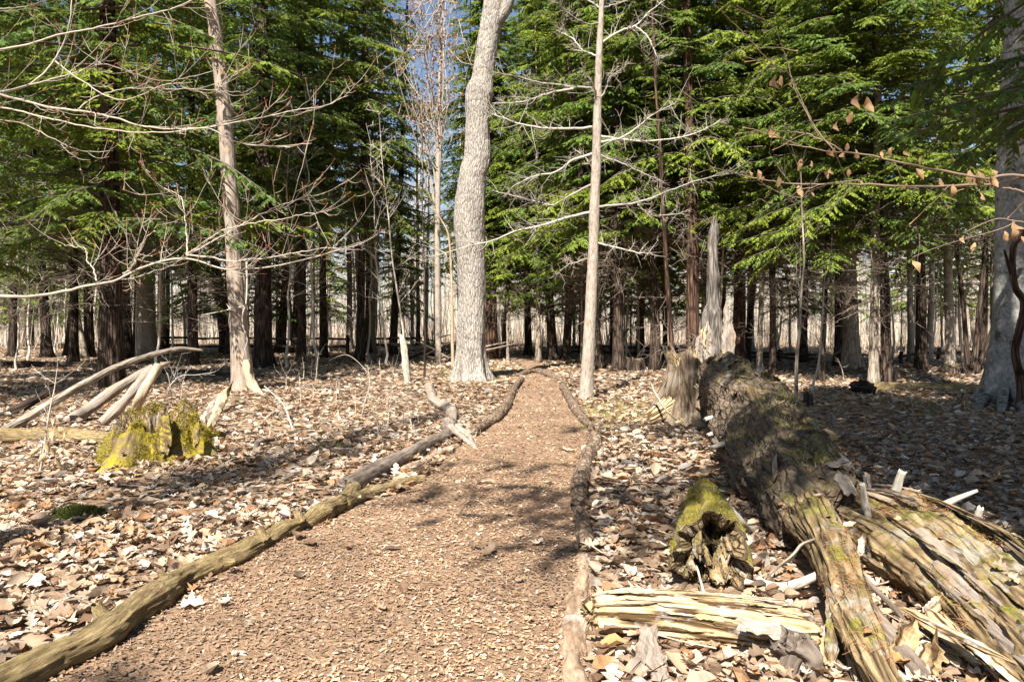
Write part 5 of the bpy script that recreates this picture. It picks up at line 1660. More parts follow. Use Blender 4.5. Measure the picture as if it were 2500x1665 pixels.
sweep(mb, q, rd, 110, disp=big_disp, cap=True, endj=.08, seed=21)
bo = mb.build('stem', M['old_bark'], froot)
for i in range(0, 300, 8):
    KEEP.append((q[i][0], q[i][1], rd[i] * .8))
mb = MB()
p_, nv = surf_samples(bo, 2600, 71, .55, .05, 1.5)
tufts(mb, p_, nv, rq, .03, .11, .0022, [(.42, .33, .14), (.34, .28, .10), (.5, .42, .22)], 1.1)
o = mb.build('dry_grass', M['grass'], froot)
o['kind'] = 'stuff'
mb = None
pr = np.random.default_rng(99)
p_, nv = surf_samples(bo, 70, 91, -.4)
for i in range(70):
    dv = nrm((np.array([.14, .97, .12]) + pr.normal(0, .12, 3))[None])[0]
    dv = nrm((dv - nv[i] * (dv @ nv[i]))[None])[0]
    L_ = pr.uniform(.08, .26)
    shard('bark_plate', p_[i] - dv * L_ / 2 + nv[i] * .012, p_[i] + dv * L_ / 2 + nv[i] * pr.uniform(.01, .035), pr.uniform(.03, .075), pr.uniform(.008, .016), pr.choice(['old_bark', 'rotten_dark', 'old_bark', 'dead_bark']), bo, 600 + i, up=nv[i], k=9, tips=(.5, .4))
# arms of the broken end
armL = [(2.22, 6.0, .22), (2.08, 5.3, .24), (1.95, 4.75, .25), (1.84, 4.3, .24), (1.72, 3.85, .21), (1.60, 3.4, .17), (1.55, 3.1, .10), (1.50, 2.75, .03)]
fl_ = log_disp(111, lump=.22, grain=.07, gs=(16, 16, 1.6), crack=.10)
q, rd = resample(armL, [.20, .18, .155, .13, .115, .10, .085, .05], 200)
mb = MB()
sweep(mb, q, rd, 64, disp=lambda b, th, t, r: fl_(b, th, t, r) + .018 * fbm(b * np.array([55, 55, 3]), 49, 3) + .014 * np.round(fbm(b * np.array([14, 14, 1.6]), 59, 2) * 3) / 1.5, cap=True, endj=.12, seed=22)
aL = mb.build('left_arm', M['rotten_dark'], froot)
armR = [(2.34, 6.0, .04), (2.46, 5.4, .06), (2.56, 4.85, .07), (2.58, 4.3, .05), (2.52, 3.7, .02), (2.44, 3.1, -.04), (2.35, 2.6, -.08)]
q2, rd2 = resample(armR, [.24, .32, .37, .37, .35, .31, .24], 300)
mb = MB()
fr = log_disp(121, lump=.22, grain=.05, gs=(15, 15, 1.8), crack=.05)
sweep(mb, q2, rd2, 130, disp=lambda b, th, t, r: fr(b, th, t, r) + .022 * fbm(b * np.array([52, 52, 4]), 9, 3) + .03 * fbm(b * np.array([20, 20, 9]), 39, 4) + .02 * np.round(fbm(b * np.array([9, 9, 1.8]), 59, 2) * 3) / 1.5, cap=True, endj=.12, seed=23)
aR = mb.build('right_arm', M['rotten_dark'], froot)
for qq, rr2 in ((q, rd), (q2, rd2)):
    for i in range(0, len(qq), 6):
        KEEP.append((qq[i][0], qq[i][1], rr2[i] * .9))
sr = np.random.default_rng(12)
# splinters fanning out of the left arm's end
for i in range(15):
    x0 = 2020 + i * 9 + sr.uniform(-5, 5)
    y0 = sr.uniform(1440, 1530)
    D0 = 3.62 - .006 * i + sr.uniform(-.06, .06)
    a_ = P(x0, y0, D0)
    b2 = P(x0 + sr.uniform(-10, 55), sr.uniform(1640, 1760), D0 - sr.uniform(.25, .5))
    b2[2] = max(b2[2], .0)
    shard('splinter', a_, b2, sr.uniform(.018, .042), sr.uniform(.01, .02), ['rotten', 'rotten_dark', 'snag_wood', 'rotten_dark'][i % 4], aL, 130 + i, up=(0, -1, .5), bend=sr.uniform(-.02, .03), tips=(.15, .1), k=14)
# long planks of the right arm
for i in range(64):
    t0 = sr.uniform(.1, .8)
    i0 = int(t0 * 299)
    i1 = min(299, i0 + int(sr.uniform(34, 95)))
    ph = sr.uniform(.15, 2.6)
    off = lambda j: np.array([math.cos(ph), 0, math.sin(ph)]) * rd2[j] * 1.02
    shard('splinter', q2[i0] + off(i0), q2[i1] + off(i1) * sr.uniform(.95, 1.1), sr.uniform(.007, .03), sr.uniform(.004, .010), ['rotten', 'rotten_dark', 'snag_wood', 'rotten_dark', 'dead_bark'][i % 5], aR, 170 + i, up=(math.cos(ph), 0, math.sin(ph)), bend=sr.uniform(-.01, .03), k=14)
for i in range(12):
    x0, y0 = sr.uniform(2200, 2480), sr.uniform(1480, 1600)
    D0 = sr.uniform(3.25, 3.6)
    a_ = P(x0, y0, D0)
    a_[2] = max(a_[2], .08)
    b2 = a_ + [sr.uniform(-.05, .2), -sr.uniform(.25, .5), -sr.uniform(.02, .12)]
    shard('splinter', a_, b2, sr.uniform(.02, .05), sr.uniform(.008, .016), ['rotten', 'rotten_dark', 'rotten'][i % 3], aR, 210 + i, up=(0, -.3, 1), tips=(.2, .1))
# branch stubs
for i, (x, y, x2, y2, D_, w, w2) in enumerate(((2122, 1285, 2105, 1180, 4.75, 11, 6), (2172, 1250, 2203, 1150, 4.9, 12, 9), (2232, 1272, 2385, 1198, 4.75, 13, 4), (2366, 1335, 2394, 1240, 4.35, 13, 7), (2380, 1330, 2428, 1311, 4.35, 8, 6),
                                               (1790, 1010, 1722, 1024, 8.6, 9, 5), (1800, 1045, 1728, 1062, 8.0, 9, 4), (1790, 1080, 1738, 1094, 7.4, 8, 5))):
    a_ = P(x, y, D_)
    b2 = P(x2, y2, D_ - .1)
    c_ = (a_ - b2) * .25 + a_ + [0, .1, -.02]
    pole('branch_stub', [c_, a_, (a_ + b2) / 2 + [0, 0, .01], b2], [w * 1.25 / F_PX * D_, w / F_PX * D_, (w + w2) / 2 / F_PX * D_, w2 / F_PX * D_], 'lichen_wood', None, 14, 40, 240 + i, parent=froot, lump=.15, grain=.16)
pole('side_limb', [P(2330, 1340, 4.3), P(2390, 1375, 4.25), P(2440, 1390, 4.2), P(2560, 1392, 4.15)], [.05, .045, .04, .03], 'rotten_dark', None, 18, 60, 250, parent=froot, lump=.2)
pole('grey_branch', [P(2080, 1440, 3.72), P(2120, 1488, 3.6), P(2180, 1560, 3.4), P(2230, 1620, 3.22), P(2262, 1660, 3.1)], [.02, .042, .045, .045, .035], 'grey_log', 'thick grey branch lying down the splintered end of the fallen trunk', 28, 90, 251, lump=.15, grain=.12, crack=.1)
pole('white_branch', [P(1850, 1412, 4.25), P(1872, 1426, 4.2), P(1915, 1433, 4.1), P(1960, 1420, 4.05), P(2012, 1396, 4.0)], [.018, .022, .026, .026, .024], 'lichen_wood', 'bleached white branch jutting from under the fallen trunk', 16, 60, 252, lump=.12)
pole('thin_stem', [P(1830, 1445, 4.3), P(1880, 1400, 4.25), P(1935, 1355, 4.2), P(1960, 1328, 4.2), P(2008, 1310, 4.2)], [.006, .008, .010, .010, .005], 'pale_bark', 'thin grey stem curving up beside the white branch', 8, 40, 253)
pole('dark_stick', [P(2095, 1390, 4.05), P(2130, 1430, 3.95), P(2180, 1480, 3.8), P(2205, 1510, 3.7)], [.010, .013, .015, .012], 'grey_log', 'slim weathered stick lying in the groove of the fallen trunk', 10, 40, 254)
for i, (x, y, x2, y2, D_, w) in enumerate(((2260, 1495, 2300, 1455, 3.72, .03), (2100, 1355, 2104, 1310, 4.35, .016), (2190, 1355, 2235, 1335, 4.3, .02), (2040, 1285, 2085, 1275, 4.6, .02), (2190, 1600, 2230, 1520, 3.3, .04), (2250, 1650, 2275, 1560, 3.2, .05), (2010, 1560, 2050, 1470, 3.45, .02))):
    shard('wood_chip', P(x, y, D_), P(x2, y2, D_), w, .01, 'rotten', froot, 260 + i, up=(0, -.5, 1), tips=(.1, .1))
# needles fallen into the crook of the trunk
mb = MB()
rq = np.random.default_rng(14)
nn_ = 3600
for (ob, zmin, n_) in ((aR, .3, 3000), (aL, .3, 900), (bo, .7, 500)):
    p_, nv = surf_samples(ob, n_, 81 + n_, zmin, .02 if n_ > 600 else -1, 2.5)
    ok = p_[:, 1] < 6.6
    p_, nv = p_[ok], nv[ok]
    tg = nrm(np.cross(nv, rq.normal(0, 1, p_.shape)))
    ln = rq.uniform(.03, .08, len(p_))[:, None]
    w = nrm(np.cross(tg, nv)) * .0011
    p_ = p_ + nv * rq.uniform(.004, .02, (len(p_), 1))
    v = np.stack([p_ - tg * ln * .5 - w, p_ - tg * ln * .5 + w, p_ + tg * ln * .5 + w, p_ + tg * ln * .5 - w], 1).reshape(-1, 3)
    c = np.array([(.42, .20, .08), (.50, .30, .14), (.34, .17, .08)])[rq.integers(0, 3, len(p_))]
    mb.add(v, np.arange(len(v)).reshape(-1, 4), None, np.repeat(c, 4, 0))
o = mb.build('needle', M['grass'], froot)
o['kind'] = 'stuff'

# ------------------------------------------------------------------ rotten pale log at bottom right
lroot = thing('rotten_log', G(1720, 1600), 'short pale yellow rotten log with split grain and a grey patch by the path', 'log')
RLp = [(1432, 1503, 40), (1455, 1500, 55), (1520, 1500, 64), (1620, 1508, 68), (1740, 1525, 74), (1850, 1540, 78), (1940, 1552, 76), (1985, 1556, 62)]
pts_, rad_ = [], []
for (x, y, hw) in RLp:
    D_ = G(x, y + 58)[1] + .12
    pts_.append(P(x, y, D_))
    rad_.append(hw / F_PX * D_)
q, rd = resample(pts_, rad_, 320)
mb = MB()
fr2 = log_disp(141, lump=.24, grain=.04, gs=(12, 12, 1.2), crack=.05)
sweep(mb, q, rd, 130, disp=lambda b, th, t, r: fr2(b, th, t, r) + .012 * fbm(b * np.array([60, 60, 4]), 19, 3) + .012 * np.round(fbm(b * np.array([15, 15, 2.2]), 69, 3) * 4) / 2 - .020 * np.clip(1 - np.abs(fbm(b * np.array([24, 24, 2.6]), 29, 2)) * 8, 0, 1), cap=True, endj=.03, seed=25)
rlo = mb.build('stem', M['rotten'], lroot)
for i in range(0, 320, 10):
    KEEP.append((q[i][0], q[i][1], rd[i] * 1.05))
lr2 = np.random.default_rng(9)
for i in range(44):
    i0 = lr2.integers(10, 230)
    i1 = min(312, i0 + lr2.integers(35, 95))
    ph = lr2.uniform(.3, 2.3)
    up_ = np.array([0, -math.cos(ph), math.sin(ph)])
    shard('fibre', q[i0] + up_ * rd[i0] * .98, q[i1] + up_ * rd[i1] * lr2.uniform(.98, 1.05), lr2.uniform(.004, .014), lr2.uniform(.002, .006), ['rotten', 'dry_wood', 'rotten'][i % 3], rlo, 300 + i, up=up_, k=12, tips=(.1, .1))
shard('grey_slab', P(1810, 1520, 3.36), P(1955, 1545, 3.30), .034, .008, 'ash_bark', lroot, 330, up=(0, -.75, .66), tips=(.9, .9))
shard('wood_block', G(1558, 1650) + [0, 0, .03], G(1588, 1600) + [0, 0, .12], .045, .03, 'dead_bark', None, 331, up=(0, -1, .4), tips=(.8, .8))
tag(bpy.context.scene.collection.objects[-1], 'small grey broken block of wood before the pale rotten log', 'wood block')
shard('wood_block', G(1612, 1668) + [0, 0, .02], P(1600, 1592, 3.28), .04, .02, 'dead_bark', None, 332, up=(0, -1, .2), tips=(.9, .5))
tag(bpy.context.scene.collection.objects[-1], 'upright pale bark slab leaning on the pale rotten log', 'wood block')
kroot = thing('root_knot', G(1945, 1690), 'dark gnarled root knot at the right end of the pale rotten log', 'root')
for i, (pl, w) in enumerate((([(1900, 1560), (1945, 1590), (1960, 1640), (1950, 1720)], .06), ([(1985, 1570), (1950, 1585), (1925, 1640), (1915, 1700)], .05), ([(1935, 1565), (1975, 1600), (1990, 1660)], .045))):
    pole('prong', [P(x, y, 3.28 - .02 * i) for x, y in pl], np.linspace(w, w * .6, len(pl)), 'grey_log', None, 26, 50, 380 + i, parent=kroot, lump=.45, grain=.25)

# ------------------------------------------------------------------ mossy hollow log
hl_f = np.array([(1743 - CX) / F_PX * 4.30, 4.30, .20])
hl_b = np.array([(1716 - CX) / F_PX * 6.3, 6.3, .12])
ax = hl_f - hl_b
LL = np.linalg.norm(ax)
hroot = thing('hollow_log', gz(hl_f), 'mossy log with a dark hollow rotten mouth beside the fallen trunk', 'log')
ho = stump('shell', (0, 0, 0), .22, lambda th: LL * 1 + jag(th, 51, .16, 3) - .10 * np.cos(th * 2), lambda th, z: .09 + .14 * np.clip(z / LL, 0, 1) ** .7 + .02 * np.cos(3 * th + 1) + .012 * np.cos(7 * th), None, 'old_bark', 120, 110, wall=.22, sink=.26, seed=34, parent=None, tagit=False, keep=False)
ho.rotation_euler = Vector(ax).to_track_quat('Z', 'X').to_euler()
ho.location = Vector(hl_b)
ho.data.materials[0] = M['mossy_old'] if 'mossy_old' in M else bark('mossy_old', ((0.05, 0.04, 0.02), (0.20, 0.16, 0.07), (0.38, 0.32, 0.18)), (22, 22, 6), 1.0, .03, patch=(0.36, 0.36, 0.27), patch_thr=.6, moss=(0.28, 0.235, 0.035), moss_thr=.70, up=.25)
moss_part(ho, hroot, 9000, 401, .45, -.02, lo=.004, hi=.014, wid=.003, cols=[(0.30, 0.25, 0.035), (0.24, 0.20, 0.03), (0.22, 0.17, .05)], nsc=3)
ho.parent = hroot
ho.matrix_parent_inverse = parent_matrix(hroot).inverted()
for t_ in np.linspace(0, 1, 14):
    c_ = hl_b + ax * t_
    KEEP.append((c_[0], c_[1], .14 + .1 * t_))
for i in range(22):
    a_ = hl_f + [sr.uniform(-.17, .17), sr.uniform(.0, .22), sr.uniform(-.17, .1)]
    shard('rot_crumb', a_, a_ + [sr.uniform(-.05, .05), -.08, -sr.uniform(.03, .10)], sr.uniform(.02, .045), .02, 'rotten_dark', hroot, 350 + i, up=(0, -1, 0))
pole('propped_stick', [P(1722, 1172, 6.1), P(1760, 1215, 5.6), P(1800, 1262, 5.15), G(1836, 1310) + [0, 0, .03]], [.018, .024, .024, .020], 'lichen_wood', 'weathered stick propped along the mossy hollow log', 12, 50, 360)
pole('white_sliver', [G(1660 + 60, 1460) + [0, -.03, .0], P(1706, 1400, 4.1), P(1700, 1380, 4.15)], [.008, .007, .003], 'lichen_wood', 'thin white sliver standing before the hollow mouth', 6, 20, 361)

# ------------------------------------------------------------------ moss cushion, seedling, dead stems
mg = G(188, 1262)
mb = MB()
th = np.arange(40) / 40 * 6.283
uu = np.linspace(0, 1, 12)
rr_ = (.21 + .03 * np.cos(3 * th) + .02 * np.cos(5 * th + 1))[None] * np.cos(uu * math.pi / 2)[:, None]
vv = np.stack([np.cos(th)[None] * rr_ * 1.15, np.sin(th)[None] * rr_ * .8, .085 * np.sin(uu * math.pi / 2)[:, None] + 0 * rr_ - .01], -1)
vv[..., 2] += .012 * fbm(vv * 14, 3, 3)
idx = np.arange(480).reshape(12, 40)
croot = thing('moss_cushion', mg, 'small round dark green moss cushion in the leaf litter', 'moss')
mb.add(vv.reshape(-1, 3) + mg, np.stack([idx[:-1], np.roll(idx[:-1], -1, 1), np.roll(idx[1:], -1, 1), idx[1:]], -1).reshape(-1, 4))
M['green_moss'] = bark('green_moss', ((0.02, 0.025, 0.006), (0.055, 0.062, 0.012), (0.10, 0.11, 0.02)), (40, 40, 40), 1.0, .02)
co = mb.build('cushion', M['green_moss'], croot)
moss_part(co, croot, 3500, 411, 0, -1, lo=.01, hi=.03, wid=.003, cols=[(.075, .085, .014), (.11, .12, .02), (.05, .06, .012)])
KEEP.append((mg[0], mg[1], .18))

sg2 = G(96, 1162)
sroot2 = thing('leafy_seedling', sg2, 'thin white seedling with a few drooping tan leaves beside the green mossy log', 'seedling')
q, rd = resample([sg2, P(110, 1080, sg2[1]), P(120, 1010, sg2[1]), P(133, 950, sg2[1]), P(139, 905, sg2[1])], [.011, .009, .008, .006, .003], 40)
mb = MB()
sweep(mb, q, rd, 8)
mb.build('stem', M['lichen_wood'], sroot2)
mb = MB()
twig_set(mb, q, rd, 12, .08, .3, np.random.default_rng(3), up=.2, start=.25, level=2, bud=False, col0=np.array([.5, .45, .4]), col1=np.array([.4, .3, .2]))
mb.build('twig', M['twig'], sroot2)
for (x, y, s_) in ((105, 1055, 46), (135, 1040, 36), (120, 1085, 40), (150, 1065, 44), (170, 1095, 48), (105, 1120, 50), (128, 1100, 34), (145, 1000, 36), (140, 1020, 30), (118, 1030, 30), (160, 1105, 40), (98, 1100, 34), (130, 1125, 40), (146, 1048, 30), (92, 1138, 40)):
    o = bpy.data.objects.new('leaf', BEECH_LEAF[br.integers(0, 4)])
    COL.objects.link(o)
    o.parent = sroot2
    o.location = Vector(P(x, y - 10, sg2[1] + br.uniform(-.1, .1))) - sroot2.location
    s_ = s_ / F_PX * sg2[1] * .85
    o.scale = (s_, s_, s_)
    o.rotation_euler = (-math.pi / 2 + br.normal(0, .5), br.normal(0, .5), br.uniform(-1.2, 1.2))
    k = br.uniform(.85, 1.2)
    o.color = (0.58 * k, 0.42 * k, 0.26 * k, 1)
DS = 'thin bleached dead stem standing in the open litter left of the path'
dr = np.random.default_rng(17)
for (x, y, y2) in ((945, 1040, 900), (948, 1035, 940), (985, 1045, 960), (870, 1020, 960), (1000, 1030, 985), (735, 990, 920), (760, 985, 930), (820, 1000, 930), (905, 950, 890), (930, 935, 880), (965, 925, 890), (740, 930, 870), (760, 925, 880), (770, 935, 860),
                   (925, 1080, 1010), (1010, 1060, 1000), (655, 1075, 1005), (700, 960, 915), (420, 1000, 910), (440, 985, 905), (1690, 1010, 960), (1600, 985, 955), (2310, 1010, 960), (2360, 1020, 950), (2230, 1000, 960), (2060, 930, 880), (2290, 930, 890), (1075, 905, 870)):
    g = G(x, y)
    t_ = P(x + dr.normal(0, 14), y2, g[1])
    q, rd = resample([g - [0, 0, .02], (g + t_) / 2 + dr.normal(0, .02, 3), t_], [.006, .005, .002], 16)
    mb = MB()
    sweep(mb, q, rd * np.clip(g[1] / 11, .8, 1.6), 5, col=np.array([.55, .46, .36]))
    twig_set(mb, q, rd, 6, .06, .3, dr, up=.25, start=.2, level=2, bud=False, col0=np.array([.55, .46, .36]), col1=np.array([.45, .33, .22]))
    right = x > 1400
    tag(mb.build('dead_plant', M['twig']), 'thin dead stem standing in shaded litter right of the path' if right else DS, 'plant', 'dead stems right of the path' if right else 'dead stems left of the path')
mb = MB()
q, rd = resample([G(402, 975) + [0, 0, .1], P(412, 945, 14.5), P(440, 918, 14.8), P(480, 915, 15), P(525, 908, 15)], [.008, .01, .008, .006, .003], 30)
sweep(mb, q, rd, 6, col=np.array([.5, .47, .42]))
twig_set(mb, q, rd, 8, .2, .7, dr, up=.2, start=.2, level=2, bud=False, col0=np.array([.5, .47, .42]), col1=np.array([.45, .4, .35]))
tag(mb.build('dead_branch', M['twig']), 'bleached twiggy dead branch lying behind the mossy stump', 'branch')
mb = MB()
q, rd = resample([G(1665, 1040) + [0, 0, .02], P(1630, 1005, 10.9), P(1600, 960, 11.1), P(1590, 935, 11.2)], [.012, .014, .02, .008], 30)
sweep(mb, q, rd, 7, col=np.array([.36, .29, .22]))
twig_set(mb, q, rd, 5, .1, .4, dr, up=.2, start=.5, level=1, bud=False, col0=np.array([.4, .33, .25]), col1=np.array([.35, .28, .2]))
tag(mb.build('leaning_stick', M['twig']), 'crooked stick leaning before the torn root of the snag', 'stick')

# ------------------------------------------------------------------ leaf litter
def litter_col(n, r):
    return LEAFCOL[r.choice(len(LEAFCOL), n, p=LEAFP)] * r.uniform(.8, 1.18, (n, 1))


lit = MB()
near = []
for (d0, d1, dens, lo, hi) in ((2.6, 6.0, 400, .06, .145), (6.0, 10.5, 240, .065, .15), (10.5, 19, 130, .07, .15)):
    area = .78 * (d1 * d1 - d0 * d0)
    n = int(area * dens)
    x, y = frustum_pts(n, d0, d1)
    onp = on_path(x, y, .03)
    ok = (~onp | (rng.uniform(0, 1, n) < .018)) & free(x, y) & (rng.uniform(0, 1, n) < np.clip(1.15 + 1.6 * fbm(np.stack([x * 1.1, y * 1.1, x * 0], -1), 61, 3), .55, 1))
    x, y, onp = x[ok], y[ok], onp[ok]
    n = len(x)
    z = np.where(onp, path_z(x, y) + .012, hgt(x, y) + rng.uniform(.004, .05, n))
    size = (lo + (hi * 1.12 - lo) * rng.uniform(0, 1, n) ** 1.5) * np.where(onp, .9, 1)
    tilt = np.abs(rng.normal(0, .24, n)) * np.where(rng.uniform(0, 1, n) < .12, 2.4, 1) * np.where(onp, .4, 1)
    yaw, taz = rng.uniform(0, 6.28, n), rng.uniform(0, 6.28, n)
    col = litter_col(n, rng)
    kind = rng.integers(0, 8, n)
    pos = np.stack([x, y, z + size * np.sin(tilt) * .2], -1)
    sel = np.zeros(n, bool)
    if d0 < 3:
        inframe = (np.abs(x) < .69 * y - .03) & (y > 3.25)
        score = size / y * (1 + .6 * (z - hgt(x, y) > .035)) * inframe
        order = np.argsort(-score)[:285]
        sel[order] = True
        near = (pos[sel], yaw[sel], tilt[sel], taz[sel], size[sel], col[sel], kind[sel], onp[sel])
    for k in range(8):
        m_ = (kind == k) & ~sel
        scatter_cards(lit, PROTO[k] if d0 < 5 or (d0 < 10 and k % 2 == 0) else PROTO_LO[k], pos[m_], yaw[m_], tilt[m_], taz[m_], size[m_], col[m_])
# far leaves as small bent quads
qv = np.array([(-.28, -.5, .06), (.28, -.45, .1), (.3, .5, .08), (-.26, .5, 0)])
qf = np.array([(0, 1, 2, 3)])
for (d0, d1, dens) in ((19, 32, 50), (32, 55, 16)):
    n = int(.78 * (d1 * d1 - d0 * d0) * dens)
    x, y = frustum_pts(n, d0, d1)
    ok = ~on_path(x, y, .0) | (rng.uniform(0, 1, n) < .04)
    x, y = x[ok], y[ok]
    n = len(x)
    size = rng.uniform(.10, .19, n)
    scatter_cards(lit, (qv, qf), np.stack([x, y, hgt(x, y) + rng.uniform(.01, .04, n)], -1), rng.uniform(0, 6.28, n), np.abs(rng.normal(0, .35, n)), rng.uniform(0, 6.28, n), size, litter_col(n, rng))
tag(lit.build('leaf_litter', M['litter'], smooth=False), 'deep litter of dry tan and brown leaves covering the forest floor', None, None, 'stuff')
LEAFMESH = []
for k in range(8):
    lm_ = MB()
    lm_.add(PROTO[k][0], PROTO[k][1], PROTO[k][0])
    LEAFMESH.append(lm_.mesh('fallen_leaf%d' % k, M['leaf_single']))
from mathutils import Matrix
pos, yaw, tilt, taz, size, col, kind, onp = near
RM = rotmats(yaw, tilt, taz)
KN = ['lobed oak', 'lobed oak', 'lobed oak', 'pointed maple', 'smooth beech', 'curled beech', 'smooth beech', 'pointed maple']
for i in range(len(pos)):
    o = bpy.data.objects.new('fallen_leaf', LEAFMESH[kind[i]])
    COL.objects.link(o)
    o.matrix_basis = Matrix.Translation(Vector(pos[i])) @ Matrix([list(r_) for r_ in RM[i]]).to_4x4() @ Matrix.Scale(float(size[i]), 4)
    o.color = (*[float(c_) for c_ in col[i]], 1)
    side = 'lying on the mulch path' if onp[i] else ('in the litter left of the path' if pos[i][0] < -.3 else 'in the litter around the rotten logs')
    lum = float(col[i].mean())
    tone = 'pale' if lum > .45 else ('tan' if lum > .3 else 'dark brown')
    tag(o, '%s dry %s leaf %s' % (tone, KN[kind[i]], side), 'leaf', '%s %s leaves %s' % (tone, KN[kind[i]], side))
# a few singled-out leaves the photograph shows clearly
for (x, y, s_, k, c_, lab) in ((727, 1420, .16, 0, (.60, .50, .41), 'single pale oak leaf casting a shadow on the mulch'), (1490, 1610, .17, 4, (.52, .30, .13), 'long orange-brown beech leaf below the pale rotten log'),
                               (585, 1365, .15, 1, (.60, .51, .42), 'large whitish oak leaf lying against the mossy edging log'), (470, 1490, .16, 3, (.60, .51, .42), 'whitish lobed leaf in the mulch below the edging log'),
                               (545, 1490, .14, 0, (.56, .47, .38), 'second whitish lobed leaf in the mulch beside the first'), (1860, 1385, .17, 6, (.62, .55, .46), 'large white leaf standing behind the white branch'),
                               (1845, 1455, .17, 4, (.62, .55, .46), 'large white leaf lying before the white branch'), (2180, 1650, .2, 3, (.50, .28, .12), 'big orange-brown leaf under the splintered trunk end'),
                               (845, 1085, .14, 5, (.50, .27, .12), 'orange curled leaf cluster in the open litter'), (150, 1612, .09, 3, (.72, .72, .70), 'small white leaf stuck on the mossy edging log')):
    g = G(x, y)
    zz = path_z(g[0], g[1]) if on_path(np.array([g[0]]), np.array([g[1]]))[0] else g[2] + .04
    o = bpy.data.objects.new('fallen_leaf', LEAFMESH[k])
    COL.objects.link(o)
    if 'stuck' in lab:
        g = P(x, y, 3.32)
        zz = g[2]
    o.location = (g[0], g[1], float(zz) + .02)
    o.rotation_euler = (br.normal(0, .25) + (.9 if 'standing' in lab else 0), br.normal(0, .2), br.uniform(0, 6.28))
    o.scale = (s_,) * 3
    o.color = (*c_, 1)
    tag(o, lab, 'leaf')
# leaves resting on stumps and trunks
mb = MB()
for ob, n_, zm in ((aR, 26, .5), (so_, 30, .5), (bo, 26, .6), (aL, 8, .5)):
    p_, nv = surf_samples(ob, n_, 500 + n_, zm)
    scatter_cards(mb, PROTO[rng.integers(0, 8)], p_ + nv * .02, rng.uniform(0, 6.28, n_), np.abs(rng.normal(0, .4, n_)), rng.uniform(0, 6.28, n_), rng.uniform(.05, .10, n_), litter_col(n_, rng))
tag(mb.build('caught_leaves', M['litter'], smooth=False), 'dry leaves caught on the stump and the fallen trunk', None, None, 'stuff')

# ------------------------------------------------------------------ bark chips of the path
mb = MB()
CHIPC = np.array([(.50, .345, .225), (.38, .25, .155), (.60, .46, .33), (.24, .145, .09), (.70, .59, .47), (.44, .27, .155)])
for (d0, d1, dens, lo, hi) in ((2.6, 5, 2600, .008, .030), (5, 8, 1500, .010, .034), (8, 13, 700, .014, .04), (13, 27, 180, .02, .05)):
    l0, r0 = path_bounds(np.array([d0, d1]))
    wid = max(r0 - l0) + .6
    n = int(wid * (d1 - d0) * dens)
    y = rng.uniform(d0, d1, n)
    x = rng.uniform(min(l0) - .3, max(r0) + .3, n)
    ok = on_path(x, y, .04 * rng.uniform(-1, 2))
    x, y = x[ok], y[ok]
    n = len(x)
    ln = rng.uniform(lo, hi, n)
    cv = np.array([(-.22, -.5, 0), (.22, -.5, .1), (.2, .5, .05), (-.24, .5, .1)])
    damp = np.clip(.86 + .9 * fbm(np.stack([x * 1.4, y * 1.4, x * 0], -1), 91, 4), .5, 1.05)[:, None]
    scatter_cards(mb, (cv, qf), np.stack([x, y, path_z(x, y) + rng.uniform(.0, .014, n)], -1), rng.uniform(0, 6.28, n), np.abs(rng.normal(0, .35, n)), rng.uniform(0, 6.28, n), ln, CHIPC[rng.choice(6, n, p=[.25, .25, .09, .24, .03, .14])] * rng.uniform(.74, 1.2, (n, 1)) * damp)
n = 5000
y = rng.uniform(2.8, 11, n)
l0, r0 = path_bounds(y)
x = l0 + (r0 - l0) * rng.uniform(0, 1, n)
nv_ = np.array([(-.012, -.5, 0), (.012, -.5, 0), (.012, .5, .02), (-.012, .5, .02)])
scatter_cards(mb, (nv_, qf), np.stack([x, y, path_z(x, y) + .012], -1), rng.uniform(0, 6.28, n), np.abs(rng.normal(0, .15, n)), rng.uniform(0, 6.28, n), rng.uniform(.04, .09, n), np.array([(.50, .28, .13)]) * rng.uniform(.7, 1.3, (n, 1)))
tag(mb.build('bark_mulch', M['chip'], smooth=False), 'loose bark chips and needles scattered over the footpath', None, None, 'stuff')

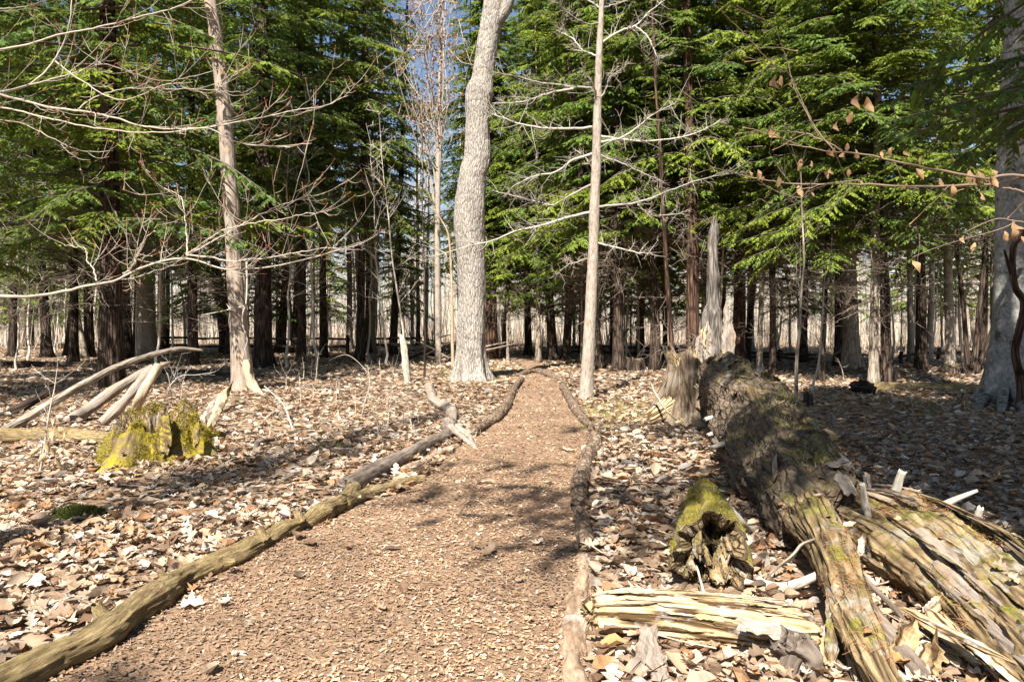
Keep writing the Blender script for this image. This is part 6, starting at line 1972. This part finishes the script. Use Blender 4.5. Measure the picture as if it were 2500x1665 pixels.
# ------------------------------------------------------------------ grass and fallen twigs
mb = MB()
gr2 = np.random.default_rng(3)
GREEN = [(.16, .22, .04), (.22, .26, .06), (.30, .28, .10)]
DRY = [(.55, .46, .24), (.48, .40, .18), (.40, .36, .12), (.32, .32, .08)]
for (x0, x1, y0, y1, n_, cols, hi) in ((1420, 1560, 985, 1030, 1500, DRY, .16), (1560, 1690, 970, 1000, 700, DRY, .14), (1420, 1500, 1010, 1060, 500, DRY, .12), (770, 830, 1080, 1110, 260, GREEN, .09), (690, 730, 1055, 1075, 120, GREEN, .08), (940, 985, 1075, 1095, 120, GREEN, .07),
                                       (1070, 1135, 905, 925, 420, GREEN, .3), (1180, 1260, 895, 918, 420, DRY, .2), (2020, 2300, 965, 1015, 1800, GREEN + DRY, .12), (560, 640, 955, 985, 160, GREEN, .1), (1500, 1560, 1060, 1090, 120, GREEN, .07),
                                       (610, 660, 1100, 1130, 120, GREEN, .07), (1135, 1165, 990, 1010, 120, GREEN, .08), (1130, 1240, 925, 945, 400, DRY, .12), (840, 900, 1065, 1085, 80, GREEN, .08), (500, 560, 1080, 1130, 160, GREEN, .06)):
    k_ = max(n_ // 14, 4)
    pp_ = np.array([G(gr2.uniform(x0, x1), gr2.uniform(y0, y1)) for _ in range(k_)])
    i_ = gr2.integers(0, k_, n_)
    p_ = pp_[i_] + gr2.normal(0, .05, (n_, 3)) * np.array([1, 1, 0])
    tufts(mb, p_, np.tile(np.array([0, 0, 1.0]), (n_, 1)), gr2, hi * .4, hi, .004, cols, .55)
tag(mb.build('grass', M['grass'], smooth=False), 'sparse tufts of dry and green grass on the forest floor', None, None, 'stuff')
mb = MB()
n = 1500
x, y = frustum_pts(n, 3, 24)
ok = ~on_path(x, y, .05) & free(x, y)
x, y = x[ok], y[ok]
n = len(x)
a_ = rng.uniform(0, 6.28, n)
ln = rng.uniform(.08, .55, n)
s = np.linspace(-.5, .5, 4)
p_ = np.stack([x, y, hgt(x, y) + rng.uniform(.03, .07, n)], -1)[:, None] + np.stack([np.cos(a_), np.sin(a_), rng.normal(0, .1, n)], -1)[:, None] * (ln[:, None] * s)[..., None] + rng.normal(0, .012, (n, 4, 3))
sweep(mb, p_, rng.uniform(.0018, .006, n)[:, None] * np.array([1, .95, .85, .5]), 5, cap=False, col=np.broadcast_to((np.array([(.40, .32, .24)]) * rng.uniform(.5, 1.4, (n, 1)))[:, None], (n, 4, 3)))
tag(mb.build('fallen_twigs', M['twig']), 'small fallen twigs strewn over the leaf litter', None, None, 'stuff')
print('tris', sum(len(m.polygons) * 2 for m in bpy.data.meshes))
